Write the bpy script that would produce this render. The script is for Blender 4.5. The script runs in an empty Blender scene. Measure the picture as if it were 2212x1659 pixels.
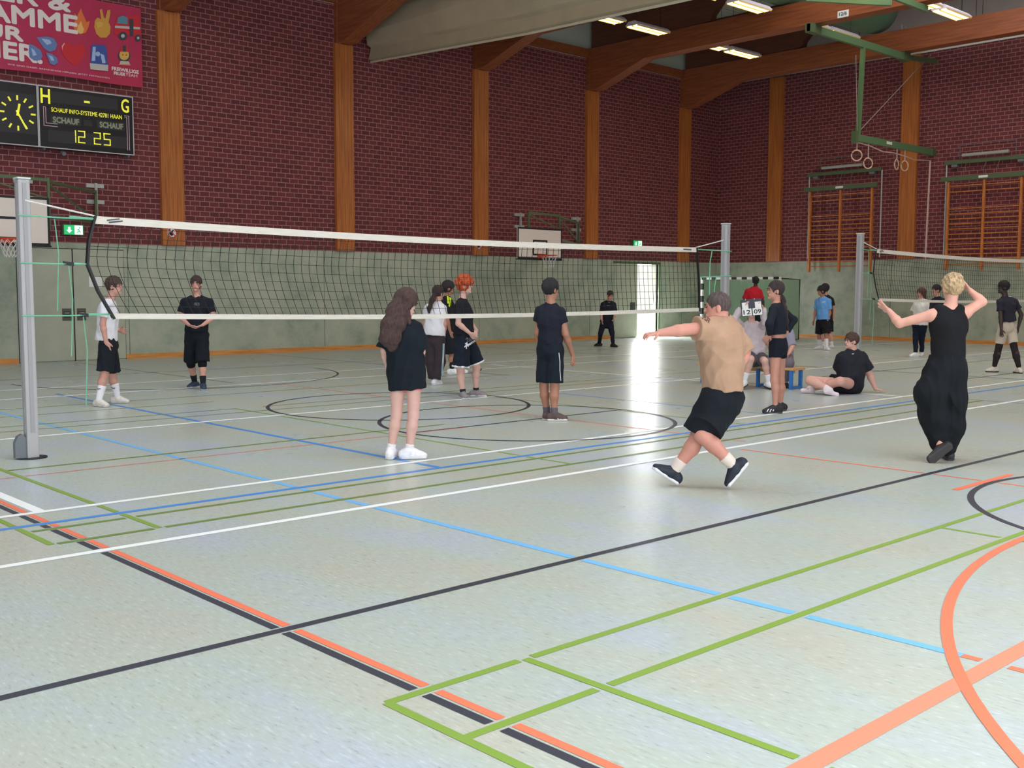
import bpy, math, random
import numpy as np
from mathutils import Matrix, Vector
random.seed(7)
# ------------------------------------------------------------------ camera
FPX, YAW, PITCH, ROLL = 2325.09, 0.8218174, 0.0863575, -0.0023029
CX, CY, HC = 1106.0, 829.5, 1.61
_f = np.array([math.cos(YAW)*math.cos(PITCH), math.sin(YAW)*math.cos(PITCH), -math.sin(PITCH)])
_r = np.array([math.sin(YAW), -math.cos(YAW), 0.0]); _d = np.cross(_f, _r)
_c, _s = math.cos(ROLL), math.sin(ROLL)
CM = np.array([_c*_r+_s*_d, -_s*_r+_c*_d, _f])
CP = np.array([0.0, 0.0, HC])
FH = np.array([math.cos(YAW), math.sin(YAW), 0.0]); RH = _r.copy(); UP = np.array([0.0, 0.0, 1.0])
S = bpy.context.scene
COL = S.collection
cd = bpy.data.cameras.new('camera'); cam = bpy.data.objects.new('camera', cd); COL.objects.link(cam)
cd.sensor_width = 36.0; cd.lens = FPX/2212*36; cd.clip_end = 300
cam.matrix_world = Matrix(((CM[0][0], -CM[1][0], -CM[2][0], CP[0]), (CM[0][1], -CM[1][1], -CM[2][1], CP[1]),
                           (CM[0][2], -CM[1][2], -CM[2][2], CP[2]), (0, 0, 0, 1)))
S.camera = cam
S.view_settings.view_transform = 'Standard'; S.view_settings.look = 'None'
S.view_settings.gamma = 1; S.view_settings.use_curve_mapping = False
S.view_settings.exposure = -0.12
S.cycles.use_denoising = True
S.cycles.max_bounces = 8
S.cycles.sample_clamp_indirect = 6
# ------------------------------------------------------------------ world and daylight
w = bpy.data.worlds.new('world'); S.world = w; w.use_nodes = True
w.node_tree.nodes['Background'].inputs[0].default_value = (0.93, 0.95, 1.0, 1)
w.node_tree.nodes['Background'].inputs[1].default_value = 6.0

def area(name, loc, direction, sx, sy, power, color):
    l = bpy.data.lights.new(name, 'AREA'); l.shape = 'RECTANGLE'; l.size = sx; l.size_y = sy
    l.energy = power; l.color = color
    o = bpy.data.objects.new(name, l); COL.objects.link(o); o.location = loc
    o.rotation_euler = Vector(direction).to_track_quat('-Z', 'Y').to_euler()
    return o
# daylight entering through the window bands behind the camera; roof area lamps are added fill
area('daylight_front_windows', (9, -2.3, 2.9), (0.10, 1, -0.16), 34, 3.6, 2050, (0.93, 0.965, 1.0))
area('daylight_left_windows', (-11.3, 10, 3.0), (1, 0.15, -0.1), 20, 4.0, 700, (0.90, 0.95, 1.0))
area('added_roof_fill', (8, 5.5, 10.8), (0.05, 0.02, -1), 24, 7, 1550, (0.94, 0.97, 1.0))
area('added_right_roof_fill', (24, 9.0, 10.8), (-0.02, 0.02, -1), 13, 10, 1050, (1.0, 0.96, 0.92))

# ------------------------------------------------------------------ pixel helpers (photograph px -> world)
def ray(x, y): return CM.T @ np.array([(x-CX)/FPX, (y-CY)/FPX, 1.0])
def onv(x, y, v): r = ray(x, y); return CP + r*(v/r[1])
def onu(x, y, u): r = ray(x, y); return CP + r*(u/r[0])
def onz(x, y, z): r = ray(x, y); return CP + r*((z-HC)/r[2])
def atd(x, y, D): r = ray(x, y); return CP + r*(D/(r@FH))

# ------------------------------------------------------------------ materials
def srgb(r, g, b):
    def f(c):
        c /= 255.0
        return c/12.92 if c <= 0.04045 else ((c+0.055)/1.055)**2.4
    return (f(r), f(g), f(b), 1)
MATS = {}
def mat(name, rgb, rough=0.6, metal=0.0, noise=0.0, nscale=8.0, bump=0.0, bscale=40.0, emit=0.0, spec=0.5, alpha=1.0, stretch=(1, 1, 1)):
    if name in MATS: return MATS[name]
    m = bpy.data.materials.new(name); m.use_nodes = True; nt = m.node_tree; N = nt.nodes; L = nt.links
    b = N['Principled BSDF']; b.inputs['Base Color'].default_value = srgb(*rgb)
    b.inputs['Roughness'].default_value = rough; b.inputs['Metallic'].default_value = metal
    b.inputs['Specular IOR Level'].default_value = spec; b.inputs['Alpha'].default_value = alpha
    if emit:
        b.inputs['Emission Color'].default_value = srgb(*rgb); b.inputs['Emission Strength'].default_value = emit
    if noise or bump:
        tc = N.new('ShaderNodeTexCoord'); mp = N.new('ShaderNodeMapping'); mp.inputs['Scale'].default_value = stretch
        L.new(tc.outputs['Object'], mp.inputs[0])
    if noise:
        n = N.new('ShaderNodeTexNoise'); n.inputs['Scale'].default_value = nscale; n.inputs['Detail'].default_value = 5
        L.new(mp.outputs[0], n.inputs[0])
        r = N.new('ShaderNodeValToRGB'); c = srgb(*rgb)
        r.color_ramp.elements[0].position = 0.3; r.color_ramp.elements[1].position = 0.7
        r.color_ramp.elements[0].color = tuple(x*(1-noise) for x in c[:3])+(1,)
        r.color_ramp.elements[1].color = tuple(min(1, x*(1+noise)) for x in c[:3])+(1,)
        L.new(n.outputs[0], r.inputs[0]); L.new(r.outputs[0], b.inputs['Base Color'])
    if bump:
        n2 = N.new('ShaderNodeTexNoise'); n2.inputs['Scale'].default_value = bscale; n2.inputs['Detail'].default_value = 4
        L.new(mp.outputs[0], n2.inputs[0])
        bp = N.new('ShaderNodeBump'); bp.inputs['Strength'].default_value = bump; bp.inputs['Distance'].default_value = 0.02
        L.new(n2.outputs[0], bp.inputs['Height']); L.new(bp.outputs[0], b.inputs['Normal'])
    MATS[name] = m; return m

def brick_mat(name, axis):
    m = bpy.data.materials.new(name); m.use_nodes = True; nt = m.node_tree; N = nt.nodes; L = nt.links
    b = N['Principled BSDF']; b.inputs['Roughness'].default_value = 0.75; b.inputs['Specular IOR Level'].default_value = 0.25
    tc = N.new('ShaderNodeTexCoord'); sp = N.new('ShaderNodeSeparateXYZ'); cb = N.new('ShaderNodeCombineXYZ')
    L.new(tc.outputs['Object'], sp.inputs[0]); L.new(sp.outputs[axis], cb.inputs[0]); L.new(sp.outputs[2], cb.inputs[1])
    br = N.new('ShaderNodeTexBrick'); L.new(cb.outputs[0], br.inputs[0])
    br.inputs['Scale'].default_value = 1.0; br.inputs['Brick Width'].default_value = 0.252; br.inputs['Row Height'].default_value = 0.1215
    br.inputs['Mortar Size'].default_value = 0.0085; br.inputs['Mortar Smooth'].default_value = 0.1
    br.inputs['Bias'].default_value = -0.1
    br.inputs['Color1'].default_value = srgb(122, 62, 63); br.inputs['Color2'].default_value = srgb(102, 54, 58)
    br.inputs['Mortar'].default_value = srgb(180, 124, 128)
    n = N.new('ShaderNodeTexNoise'); n.inputs['Scale'].default_value = 0.9; n.inputs['Detail'].default_value = 3
    L.new(tc.outputs['Object'], n.inputs[0])
    mx = N.new('ShaderNodeMix'); mx.data_type = 'RGBA'; mx.blend_type = 'MULTIPLY'
    rr = N.new('ShaderNodeValToRGB'); rr.color_ramp.elements[0].color = (0.86, 0.84, 0.88, 1); rr.color_ramp.elements[1].color = (1.0, 1.0, 1.0, 1)
    L.new(n.outputs[0], rr.inputs[0]); mx.inputs[0].default_value = 1.0
    L.new(br.outputs['Color'], mx.inputs[6]); L.new(rr.outputs[0], mx.inputs[7]); L.new(mx.outputs[2], b.inputs['Base Color'])
    bp = N.new('ShaderNodeBump'); bp.inputs['Strength'].default_value = 0.4; bp.inputs['Distance'].default_value = 0.006; bp.invert = True
    L.new(br.outputs['Fac'], bp.inputs['Height']); L.new(bp.outputs[0], b.inputs['Normal'])
    return m

def concrete_mat():
    m = bpy.data.materials.new('concrete'); m.use_nodes = True; nt = m.node_tree; N = nt.nodes; L = nt.links
    b = N['Principled BSDF']; b.inputs['Roughness'].default_value = 0.6
    tc = N.new('ShaderNodeTexCoord')
    n = N.new('ShaderNodeTexNoise'); n.inputs['Scale'].default_value = 1.6; n.inputs['Detail'].default_value = 8; n.inputs['Roughness'].default_value = 0.65
    L.new(tc.outputs['Object'], n.inputs[0])
    r = N.new('ShaderNodeValToRGB'); e = r.color_ramp.elements
    e[0].position = 0.32; e[0].color = srgb(142, 154, 138); e[1].position = 0.62; e[1].color = srgb(182, 186, 168)
    x = e.new(0.48); x.color = srgb(168, 177, 160)
    L.new(n.outputs[0], r.inputs[0]); L.new(r.outputs[0], b.inputs['Base Color'])
    return m

def floor_mat():
    m = bpy.data.materials.new('linoleum'); m.use_nodes = True; nt = m.node_tree; N = nt.nodes; L = nt.links
    b = N['Principled BSDF']; b.inputs['Roughness'].default_value = 0.27; b.inputs['Specular IOR Level'].default_value = 0.33
    tc = N.new('ShaderNodeTexCoord')
    def noise(scale, st, det=4, rough=0.6):
        mp = N.new('ShaderNodeMapping'); mp.inputs['Scale'].default_value = st; L.new(tc.outputs['Object'], mp.inputs[0])
        n = N.new('ShaderNodeTexNoise'); n.inputs['Scale'].default_value = scale; n.inputs['Detail'].default_value = det
        n.inputs['Roughness'].default_value = rough; L.new(mp.outputs[0], n.inputs[0]); return n
    n1 = noise(1.0, (1.1, 0.5, 1), 5, .6)
    r1 = N.new('ShaderNodeValToRGB'); e = r1.color_ramp.elements
    e[0].position = 0.34; e[0].color = srgb(190, 190, 178); e[1].position = 0.66; e[1].color = srgb(184, 192, 202)
    x = e.new(0.5); x.color = srgb(184, 194, 185)
    L.new(n1.outputs[0], r1.inputs[0])
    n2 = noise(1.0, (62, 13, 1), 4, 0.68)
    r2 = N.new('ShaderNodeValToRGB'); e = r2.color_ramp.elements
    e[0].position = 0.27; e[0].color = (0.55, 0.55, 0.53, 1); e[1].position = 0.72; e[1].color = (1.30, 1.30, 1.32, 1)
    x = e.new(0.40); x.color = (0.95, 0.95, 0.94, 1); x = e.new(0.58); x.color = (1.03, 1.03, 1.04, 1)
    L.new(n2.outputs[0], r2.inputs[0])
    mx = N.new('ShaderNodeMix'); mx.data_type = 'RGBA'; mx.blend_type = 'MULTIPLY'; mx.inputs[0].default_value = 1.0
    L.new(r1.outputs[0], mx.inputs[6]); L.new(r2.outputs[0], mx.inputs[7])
    n3 = noise(1.0, (16, 70, 1), 2, 0.5)
    r3 = N.new('ShaderNodeValToRGB'); e = r3.color_ramp.elements
    e[0].position = 0.26; e[0].color = (0.82, 0.82, 0.80, 1); e[1].position = 0.36; e[1].color = (1, 1, 1, 1)
    L.new(n3.outputs[0], r3.inputs[0])
    m2 = N.new('ShaderNodeMix'); m2.data_type = 'RGBA'; m2.blend_type = 'MULTIPLY'; m2.inputs[0].default_value = 0.0
    L.new(mx.outputs[2], m2.inputs[6]); L.new(r3.outputs[0], m2.inputs[7])
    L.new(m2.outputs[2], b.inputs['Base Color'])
    n4 = noise(1.0, (0.7, 0.7, 1), 3)
    mr = N.new('ShaderNodeMapRange'); mr.inputs[3].default_value = 0.24; mr.inputs[4].default_value = 0.33
    L.new(n4.outputs[0], mr.inputs[0]); L.new(mr.outputs[0], b.inputs['Roughness'])
    return m

def wood_mat(name, c1, c2, axis_scale, rough=0.45):
    m = bpy.data.materials.new(name); m.use_nodes = True; nt = m.node_tree; N = nt.nodes; L = nt.links
    b = N['Principled BSDF']; b.inputs['Roughness'].default_value = rough
    tc = N.new('ShaderNodeTexCoord'); mp = N.new('ShaderNodeMapping'); mp.inputs['Scale'].default_value = axis_scale
    L.new(tc.outputs['Object'], mp.inputs[0])
    n = N.new('ShaderNodeTexNoise'); n.inputs['Scale'].default_value = 3; n.inputs['Detail'].default_value = 5; L.new(mp.outputs[0], n.inputs[0])
    r = N.new('ShaderNodeValToRGB'); r.color_ramp.elements[0].position = 0.3; r.color_ramp.elements[1].position = 0.7
    r.color_ramp.elements[0].color = srgb(*c1); r.color_ramp.elements[1].color = srgb(*c2)
    L.new(n.outputs[0], r.inputs[0]); L.new(r.outputs[0], b.inputs['Base Color'])
    return m

BRICKX = brick_mat('brick_long_wall', 0); BRICKY = brick_mat('brick_end_wall', 1)
CONC = concrete_mat(); FLOOR = floor_mat()
WOODCOL = wood_mat('glulam_upright', (158, 88, 42), (200, 122, 64), (7, 7, 0.35))
WOODBEAM = wood_mat('glulam_beam', (126, 68, 42), (164, 92, 56), (6, 0.35, 6))
WOODDARK = wood_mat('dark_panel', (92, 52, 42), (116, 66, 52), (6, 0.35, 6), 0.7)
WOODRAIL = wood_mat('pine_rail', (196, 124, 60), (232, 164, 92), (0.5, 0.5, 9))
WOODBAR = wood_mat('wall_bar_wood', (176, 98, 44), (216, 136, 70), (5, 5, 1))
GREYDECK = mat('roof_deck', (196, 200, 194), 0.7, noise=0.12, nscale=5, stretch=(0.3, 9, 1))
PLASTER = mat('grey_plaster', (176, 166, 164), 0.8, noise=0.06, nscale=2)
WHITE = mat('white_paint', (236, 236, 234), 0.5)
BLACK = mat('black_paint', (22, 22, 26), 0.5)
GREEN = mat('green_steel', (92, 126, 88), 0.5)
DGREEN = mat('dark_green_steel', (84, 104, 72), 0.5)
ALU = mat('aluminium', (176, 174, 176), 0.5, metal=0.1)
GREY = mat('grey_plastic', (110, 116, 124), 0.5)
TAPE = mat('net_tape', (226, 220, 210), 0.8, noise=0.08, nscale=14, stretch=(0.4, 1, 4))
STRING = mat('net_string', (38, 34, 34), 0.9)
ROPEG = mat('mint_rope', (118, 186, 154), 0.7)
ROPEW = mat('white_rope', (222, 216, 214), 0.8)
ORANGE = mat('hoop_orange', (214, 74, 46), 0.45)

# ------------------------------------------------------------------ object helpers
LOC = {}
def setp(o, label=None, cat=None, group=None, kind=None):
    if label: o['label'] = label
    if cat: o['category'] = cat
    if group: o['group'] = group
    if kind: o['kind'] = kind
    return o
def thing(name, label, cat, loc, group=None):
    o = bpy.data.objects.new(name, None); COL.objects.link(o); o.location = loc; o.empty_display_size = 0.1
    LOC[o.name] = np.array(loc, float); return setp(o, label, cat, group)

class MB:
    def __init__(s): s.v = []; s.f = []; s.m = []
    def add(s, vs, fs, mi=0):
        b = len(s.v); s.v += [tuple(map(float, p)) for p in vs]; s.f += [tuple(i+b for i in f) for f in fs]; s.m += [mi]*len(fs); return s
    def box(s, a, b, mi=0):
        x0, y0, z0 = a; x1, y1, z1 = b
        vs = [(x0, y0, z0), (x1, y0, z0), (x1, y1, z0), (x0, y1, z0), (x0, y0, z1), (x1, y0, z1), (x1, y1, z1), (x0, y1, z1)]
        return s.add(vs, [(0, 3, 2, 1), (4, 5, 6, 7), (0, 1, 5, 4), (1, 2, 6, 5), (2, 3, 7, 6), (3, 0, 4, 7)], mi)
    def obox(s, c, ax, ay, az, mi=0):
        c, ax, ay, az = (np.array(q, float) for q in (c, ax, ay, az))
        vs = [c-ax-ay-az, c+ax-ay-az, c+ax+ay-az, c-ax+ay-az, c-ax-ay+az, c+ax-ay+az, c+ax+ay+az, c-ax+ay+az]
        return s.add(vs, [(0, 3, 2, 1), (4, 5, 6, 7), (0, 1, 5, 4), (1, 2, 6, 5), (2, 3, 7, 6), (3, 0, 4, 7)], mi)
    def bar(s, a, b, w, h=None, mi=0, up=(0, 0, 1)):
        a = np.array(a, float); b = np.array(b, float); h = h or w; d = b-a; L = np.linalg.norm(d); d /= L
        u = np.array(up, float)
        if abs(d@u) > 0.95: u = np.array([1.0, 0, 0])
        x = np.cross(d, u); x /= np.linalg.norm(x); y = np.cross(x, d)
        return s.obox((a+b)/2, d*L/2, x*w/2, y*h/2, mi)
    def tube(s, pts, r, n=8, mi=0, closed=False):
        P = [np.array(p, float) for p in pts]; k = len(P); rings = []
        base = len(s.v)
        for i, p in enumerate(P):
            a = P[(i-1) % k] if (closed or i > 0) else P[i]; b = P[(i+1) % k] if (closed or i < k-1) else P[i]
            d = b-a; d = d/np.linalg.norm(d)
            u = UP if abs(d[2]) < 0.9 else np.array([1.0, 0, 0])
            x = np.cross(d, u); x /= np.linalg.norm(x); y = np.cross(x, d)
            rr = r[i] if isinstance(r, (list, tuple)) else r
            s.v += [tuple(p + rr*(math.cos(t)*x+math.sin(t)*y)) for t in [2*math.pi*j/n for j in range(n)]]
        segs = k if closed else k-1
        for i in range(segs):
            for j in range(n):
                a0 = base+i*n+j; a1 = base+i*n+(j+1) % n; b0 = base+((i+1) % k)*n+j; b1 = base+((i+1) % k)*n+(j+1) % n
                s.f.append((a0, a1, b1, b0)); s.m.append(mi)
        if not closed:
            s.f.append(tuple(base+j for j in range(n))[::-1]); s.f.append(tuple(base+(k-1)*n+j for j in range(n))); s.m += [mi, mi]
        return s
    def prism(s, poly, off, mi=0):
        n = len(poly); off = np.array(off, float)
        vs = [np.array(p, float) for p in poly]; vs += [p+off for p in vs]
        fs = [tuple(range(n))[::-1], tuple(range(n, 2*n))] + [(i, (i+1) % n, n+(i+1) % n, n+i) for i in range(n)]
        return s.add(vs, fs, mi)
    def build(s, name, mats, parent=None, smooth=False, bevel=0.0):
        if not isinstance(mats, (list, tuple)): mats = [mats]
        off = np.zeros(3); q = parent
        while q is not None:
            off = off + np.array(q.location, float); q = q.parent
        me = bpy.data.meshes.new(name); me.from_pydata([tuple(np.array(p)-off) for p in s.v], [], s.f)
        for m in mats: me.materials.append(m)
        me.polygons.foreach_set('material_index', s.m)
        me.validate()
        import bmesh
        bm = bmesh.new(); bm.from_mesh(me); bmesh.ops.recalc_face_normals(bm, faces=bm.faces)
        bm.to_mesh(me); bm.free()
        if smooth: me.polygons.foreach_set('use_smooth', [True]*len(me.polygons))
        o = bpy.data.objects.new(name, me); COL.objects.link(o)
        if parent is not None: o.parent = parent
        if bevel:
            bv = o.modifiers.new('b', 'BEVEL'); bv.width = bevel; bv.segments = 2; bv.limit_method = 'ANGLE'
        return o

def text_mesh(body, corner, xd, yd, wd, ht, depth, name, m, parent, bold=0.0, shear=0.0):
    """lettering fitted in a wd x ht box whose lower left corner is `corner`"""
    cu = bpy.data.curves.new(name, 'FONT'); cu.body = body; cu.resolution_u = 3; cu.space_character = 1.0
    t = bpy.data.objects.new(name, cu); me = bpy.data.meshes.new_from_object(t)
    bpy.data.objects.remove(t); bpy.data.curves.remove(cu)
    P = np.array([v.co[:] for v in me.vertices]); lo = P.min(0); hi = P.max(0)
    xd = np.array(xd, float); yd = np.array(yd, float); nd = np.cross(xd, yd)
    fx = wd/(hi[0]-lo[0]); fy = ht/(hi[1]-lo[1])
    polys = [tuple(p.vertices) for p in me.polygons]
    Q = [np.array(corner)+xd*(q[0]-lo[0])*fx+yd*(q[1]-lo[1])*fy+xd*shear*(q[1]-lo[1])*fy+nd*depth for q in P]
    bpy.data.meshes.remove(me)
    mb = MB(); mb.add(Q, polys)
    if bold:
        for i, (a, b) in enumerate(((1, 0), (-1, 0), (0, 1), (0, -1), (.7, .7), (-.7, -.7), (.7, -.7), (-.7, .7))):
            mb.add([p+xd*a*bold+yd*b*bold+nd*.0002*(i+1) for p in Q], polys)
    return mb.build(name, m, parent)

# ------------------------------------------------------------------ room shell
X0, X1, Y0, Y1, ZC = -11.6, 33.4, -2.4, 24.6, 11.0
ZB = 2.66                                                # top of the concrete plinth

# floor with its painted court lines (surface pattern of the floor)
LM = {k: mat('line_'+k, c, 0.4, spec=.3) for k, c in dict(black=(60, 62, 74), orange=(250, 128, 96), salmon=(246, 146, 118), blue=(74, 146, 226),
      sky=(120, 190, 244), green=(134, 166, 70), dgreen=(118, 142, 72), white=(252, 254, 254), red=(226, 138, 130)).items()}
lk = list(LM); fm = MB(); fm.add([(X0, Y0, 0), (X1, Y0, 0), (X1, Y1, 0), (X0, Y1, 0)], [(0, 1, 2, 3)], 0)
# (dir, const, a, b, width, colour, priority)   dir 'u': runs along X at Y=const
LN = [('u', 4.40, X0, X1, .056, 'black', 9), ('u', 6.53, X0, X1, .072, 'white', 8), ('u', 7.98, 2.0, X1, .072, 'white', 8), ('u', 7.56, 0.6, X1, .062, 'blue', 7),
      ('u', 12.17, X0, X1, .085, 'white', 8), ('u', 18.10, X0, X1, .10, 'white', 8), ('u', 16.58, X0, X1, .10, 'white', 8),
      ('u', 7.36, 2.42, 16.0, .052, 'dgreen', 6), ('u', 6.90, 2.42, 16.0, .052, 'dgreen', 6), ('u', 3.33, 2.43, 16, .045, 'green', 6.5), ('u', 2.87, 2.43, 16, .045, 'green', 6.5),
      ('u', 10.02, 3.15, 8.2, .05, 'dgreen', 5), ('u', 9.62, 0, 8.2, .03, 'red', 4), ('u', 13.26, 2.4, 7.2, .035, 'dgreen', 5), ('u', 12.80, 2.4, 16, .035, 'dgreen', 5),
      ('u', 13.26, 7.6, 20, .035, 'dgreen', 5), ('u', 20.20, 5, 26, .03, 'black', 3), ('u', 1.905, 0, 20, .085, 'salmon', 9), ('u', 9.66, 7.5, 11.0, .05, 'black', 5),
      ('u', 15.2, X0, 14, .035, 'dgreen', 3), ('u', 14.3, X0, 7.4, .03, 'dgreen', 3), ('u', 3.89, 8.55, 9.65, .06, 'orange', 9.5), ('u', 8.85, 18, 33, .04, 'black', 4),
      ('u', 10.9, 18, 33, .04, 'black', 3), ('u', 12.9, 22, 33, .035, 'red', 3), ('u', 5.6, 18, 33, .035, 'dgreen', 3), ('u', 6.0, 18, 33, .04, 'blue', 3),
      ('v', 2.594, 0, 24, .045, 'black', 5), ('v', 2.655, 0, 24, .045, 'orange', 5), ('v', 4.64, 2.05, 15, .06, 'sky', 4), ('v', 4.64, 0, 2.05, .05, 'orange', 4),
      ('v', 6.14, 7.56, 17, .062, 'blue', 4.5), ('v', 3.15, 6.90, 10.9, .045, 'green', 6.6), ('v', 2.43, 6.90, 10.5, .045, 'green', 6.6), ('v', 2.43, 0, 3.33, .045, 'green', 6.6),
      ('v', 3.18, 0.0, 3.33, .045, 'green', 6.6), ('v', 7.18, 6.90, 13.26, .035, 'green', 5), ('v', 10.92, 7.6, 13.4, .035, 'green', 3), ('v', 9.66, 6.7, 16.9, .04, 'red', 3),
      ('v', 9.15, -2, 6.4, .035, 'orange', 5), ('v', 15.65, 8.0, 17.5, .08, 'white', 3), ('v', 12.05, 7.9, 12.2, .035, 'blue', 3), ('v', 7.10, 0.0, 3.33, .04, 'green', 3),
      ('v', 16.0, 2, 7.36, .035, 'dgreen', 3), ('v', 9.15, 17.0, 24, .03, 'black', 2), ('v', 13.9, 15, 24, .03, 'black', 2), ('v', 2.62, 7.99, 9.0, .001, 'white', 1),
      ('v', 20.4, 4, 24, .05, 'black', 2), ('v', 24.9, 4, 24, .05, 'white', 2), ('v', 29.4, 4, 20, .04, 'blue', 2)]
LN.append(('v', 2.745, 8.0, 12.0, .085, 'white', 4))
for (d, c, a, b, wd, co, pr) in LN:
    cuts = []
    for (d2, c2, a2, b2, w2, co2, p2) in LN:
        if d2 != d and p2 > pr and a < c2 < b and a2-.03 <= c <= b2+.03: cuts.append((c2-w2/2-.018, c2+w2/2+.018))
    cuts.sort(); segs = []; cur = a
    for (q0, q1) in cuts:
        if q0 > cur: segs.append((cur, q0))
        cur = max(cur, q1)
    if cur < b: segs.append((cur, b))
    z = 0.0012+pr*0.0001; mi = 1+lk.index(co)
    for (q0, q1) in segs:
        vs = [(q0, c-wd/2, z), (q1, c-wd/2, z), (q1, c+wd/2, z), (q0, c+wd/2, z)] if d == 'u' else [(c-wd/2, q0, z), (c+wd/2, q0, z), (c+wd/2, q1, z), (c-wd/2, q1, z)]
        fm.add(vs, [(0, 1, 2, 3)], mi)
def ring(cx, cy, R, wd, co, a0=0, a1=360, n=96, z=0.0027):
    mi = 1+lk.index(co); m = max(4, int(n*abs(a1-a0)/360)); vs = []
    for i in range(m+1):
        t = math.radians(a0+(a1-a0)*i/m)
        for R_ in (R-wd/2, R+wd/2): vs.append((cx+R_*math.cos(t), cy+R_*math.sin(t), z))
    fm.add(vs, [(2*i, 2*i+1, 2*i+3, 2*i+2) for i in range(m)], mi)
ring(9.15, 12.17, 1.825, .05, 'black'); ring(9.20, 9.62, 1.825, .05, 'black', n=128)
ring(9.11, 1.93, 1.90, .05, 'black', 4, 176); ring(7.25, -2.42, 5.22, .055, 'orange', 20, 180, 160)
ring(9.2, 19.2, 3.0, .04, 'black', 180, 360); ring(12.6, 18.3, 2.6, .035, 'black', 250, 330)
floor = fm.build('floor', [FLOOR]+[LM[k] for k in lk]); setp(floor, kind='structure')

# ceiling
cm = MB()
y = Y0
while y < Y1:
    cm.box((X0, y, ZC+random.choice((0, .012))), (X1, min(y+.2, Y1)-.012, ZC+.08)); y += .2
cm.box((X0, Y0, ZC+.08), (X1, Y1, ZC+.12))
setp(cm.build('ceiling', GREYDECK), kind='structure')

# long wall with the exits: door leaf opening X 28.78..29.93
DX0, DX1, DZ = 28.78, 29.93, 2.56
wm = MB()
T = 0.3
wm.box((X0, Y1, 0), (DX0, Y1+T, ZB), 1); wm.box((DX1, Y1, 0), (X1+T, Y1+T, ZB), 1); wm.box((DX0, Y1, DZ), (DX1, Y1+T, ZB), 1)
wm.box((X0, Y1, ZB), (X1+T, Y1+T, 9.15), 0)
for k in range(12): wm.box((X0, Y1+.02*(k % 2), 9.15+k*.16), (X1+T, Y1+T, 9.15+(k+1)*.16), 2)
GSID = mat('grey_siding', (190, 198, 190), 0.6)
for x in (10.62, 16.0, 21.5, 26.4, 31.3, 5.2): wm.box((x-.006, Y1-.003, 0.1), (x+.006, Y1, ZB), 3)
JOINT = mat('panel_joint', (84, 90, 80), 0.8)
setp(wm.build('wall_back', [BRICKX, CONC, GSID, JOINT]), kind='structure')
wm = MB()
wm.box((X1, Y0, 0), (X1+T, Y1, ZB), 1); wm.box((X1, Y0, ZB), (X1+T, Y1, 9.2), 0); wm.box((X1, Y0, 9.2), (X1+T, Y1, ZC+.1), 2)
for y in (12.6, 14.9, 15.1, 15.55, 19.0, 21.6): wm.box((X1-.004, y-.01, 9.2), (X1, y+.01, ZC), 3)
for y in (6.0, 12.0, 17.6): wm.box((X1-.003, y-.006, .1), (X1, y+.006, ZB), 3)
setp(wm.build('wall_right', [BRICKY, CONC, PLASTER, JOINT]), kind='structure')
wm = MB()
wm.box((X0-T, Y0, 0), (X0, Y1, 1.0), 1); wm.box((X0-T, Y0, 5.0), (X0, Y1, ZC+.1), 0)
wm.box((X0-T, Y0, 1), (X0, 0, 5), 0); wm.box((X0-T, 20, 1), (X0, Y1, 5), 0)
setp(wm.build('wall_left', [BRICKY, CONC]), kind='structure')
wm = MB()
wm.box((X0-T, Y0-T, 0), (X1+T, Y0, 1.0), 1); wm.box((X0-T, Y0-T, 4.8), (X1+T, Y0, ZC+.1), 0)
wm.box((X0-T, Y0-T, 1), (-8, Y0, 4.8), 0); wm.box((26, Y0-T, 1), (X1+T, Y0, 4.8), 0)
setp(wm.build('wall_front', [BRICKX, CONC]), kind='structure')
FROST = mat('frosted_glass', (226, 236, 240), 0.4)
setp(MB().box((-8, Y0-.2, 1), (26, Y0-.16, 4.8)).build('window_1', FROST), kind='structure')
setp(MB().box((X0-.2, 0, 1), (X0-.16, 20, 5)).build('window_2', FROST), kind='structure')
# baseboards
setp(MB().box((X0, Y1-.035, 0), (8.10, Y1, .11)).box((10.52, Y1-.035, 0), (27.55, Y1, .11)).box((30.0, Y1-.035, 0), (X1, Y1, .11)).build('baseboard_back', WOODRAIL), kind='structure')
setp(MB().box((X1-.035, Y0, 0), (X1, Y1-.035, .11)).build('baseboard_right', WOODRAIL), kind='structure')
setp(MB().box((X1-.05, 4, 9.17), (X1, 17.5, 9.22)).build('trim_1', WHITE), kind='structure')
# door pair flush in the plinth (left)
DOORM = mat('door_leaf', (178, 182, 164), 0.5, noise=0.09, nscale=2.2)
for i, (a, b, hx, cx) in enumerate(((8.13, 9.33, 9.07, 9.33), (9.345, 10.52, 9.40, 9.35))):
    d = MB().box((a+.006, Y1-.03, .02), (b-.006, Y1-.002, 2.52)).build('door_%d' % (i+1), DOORM, bevel=.004); setp(d, kind='structure')
    MB().box((a-.006, Y1-.012, 0), (a+.006, Y1, 2.53)).box((b-.006, Y1-.012, 0), (b+.006, Y1, 2.53)).box((a, Y1-.012, 2.52), (b, Y1, 2.535)).build('door_gap', BLACK, d)
    h = MB().box((hx, Y1-.045, .92), (hx+.2, Y1-.025, 1.19)).build('door_handle', mat('handle_plate', (104, 98, 92), .4, metal=.5), d)
    MB().box((hx+.03, Y1-.05, .98), (hx+.17, Y1-.044, 1.13)).build('handle_recess', mat('handle_dark', (66, 62, 60), .5), h)
    MB().box((hx+.05, Y1-.06, 1.08), (hx+.15, Y1-.045, 1.10)).build('handle_pull', ALU, h)
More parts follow.
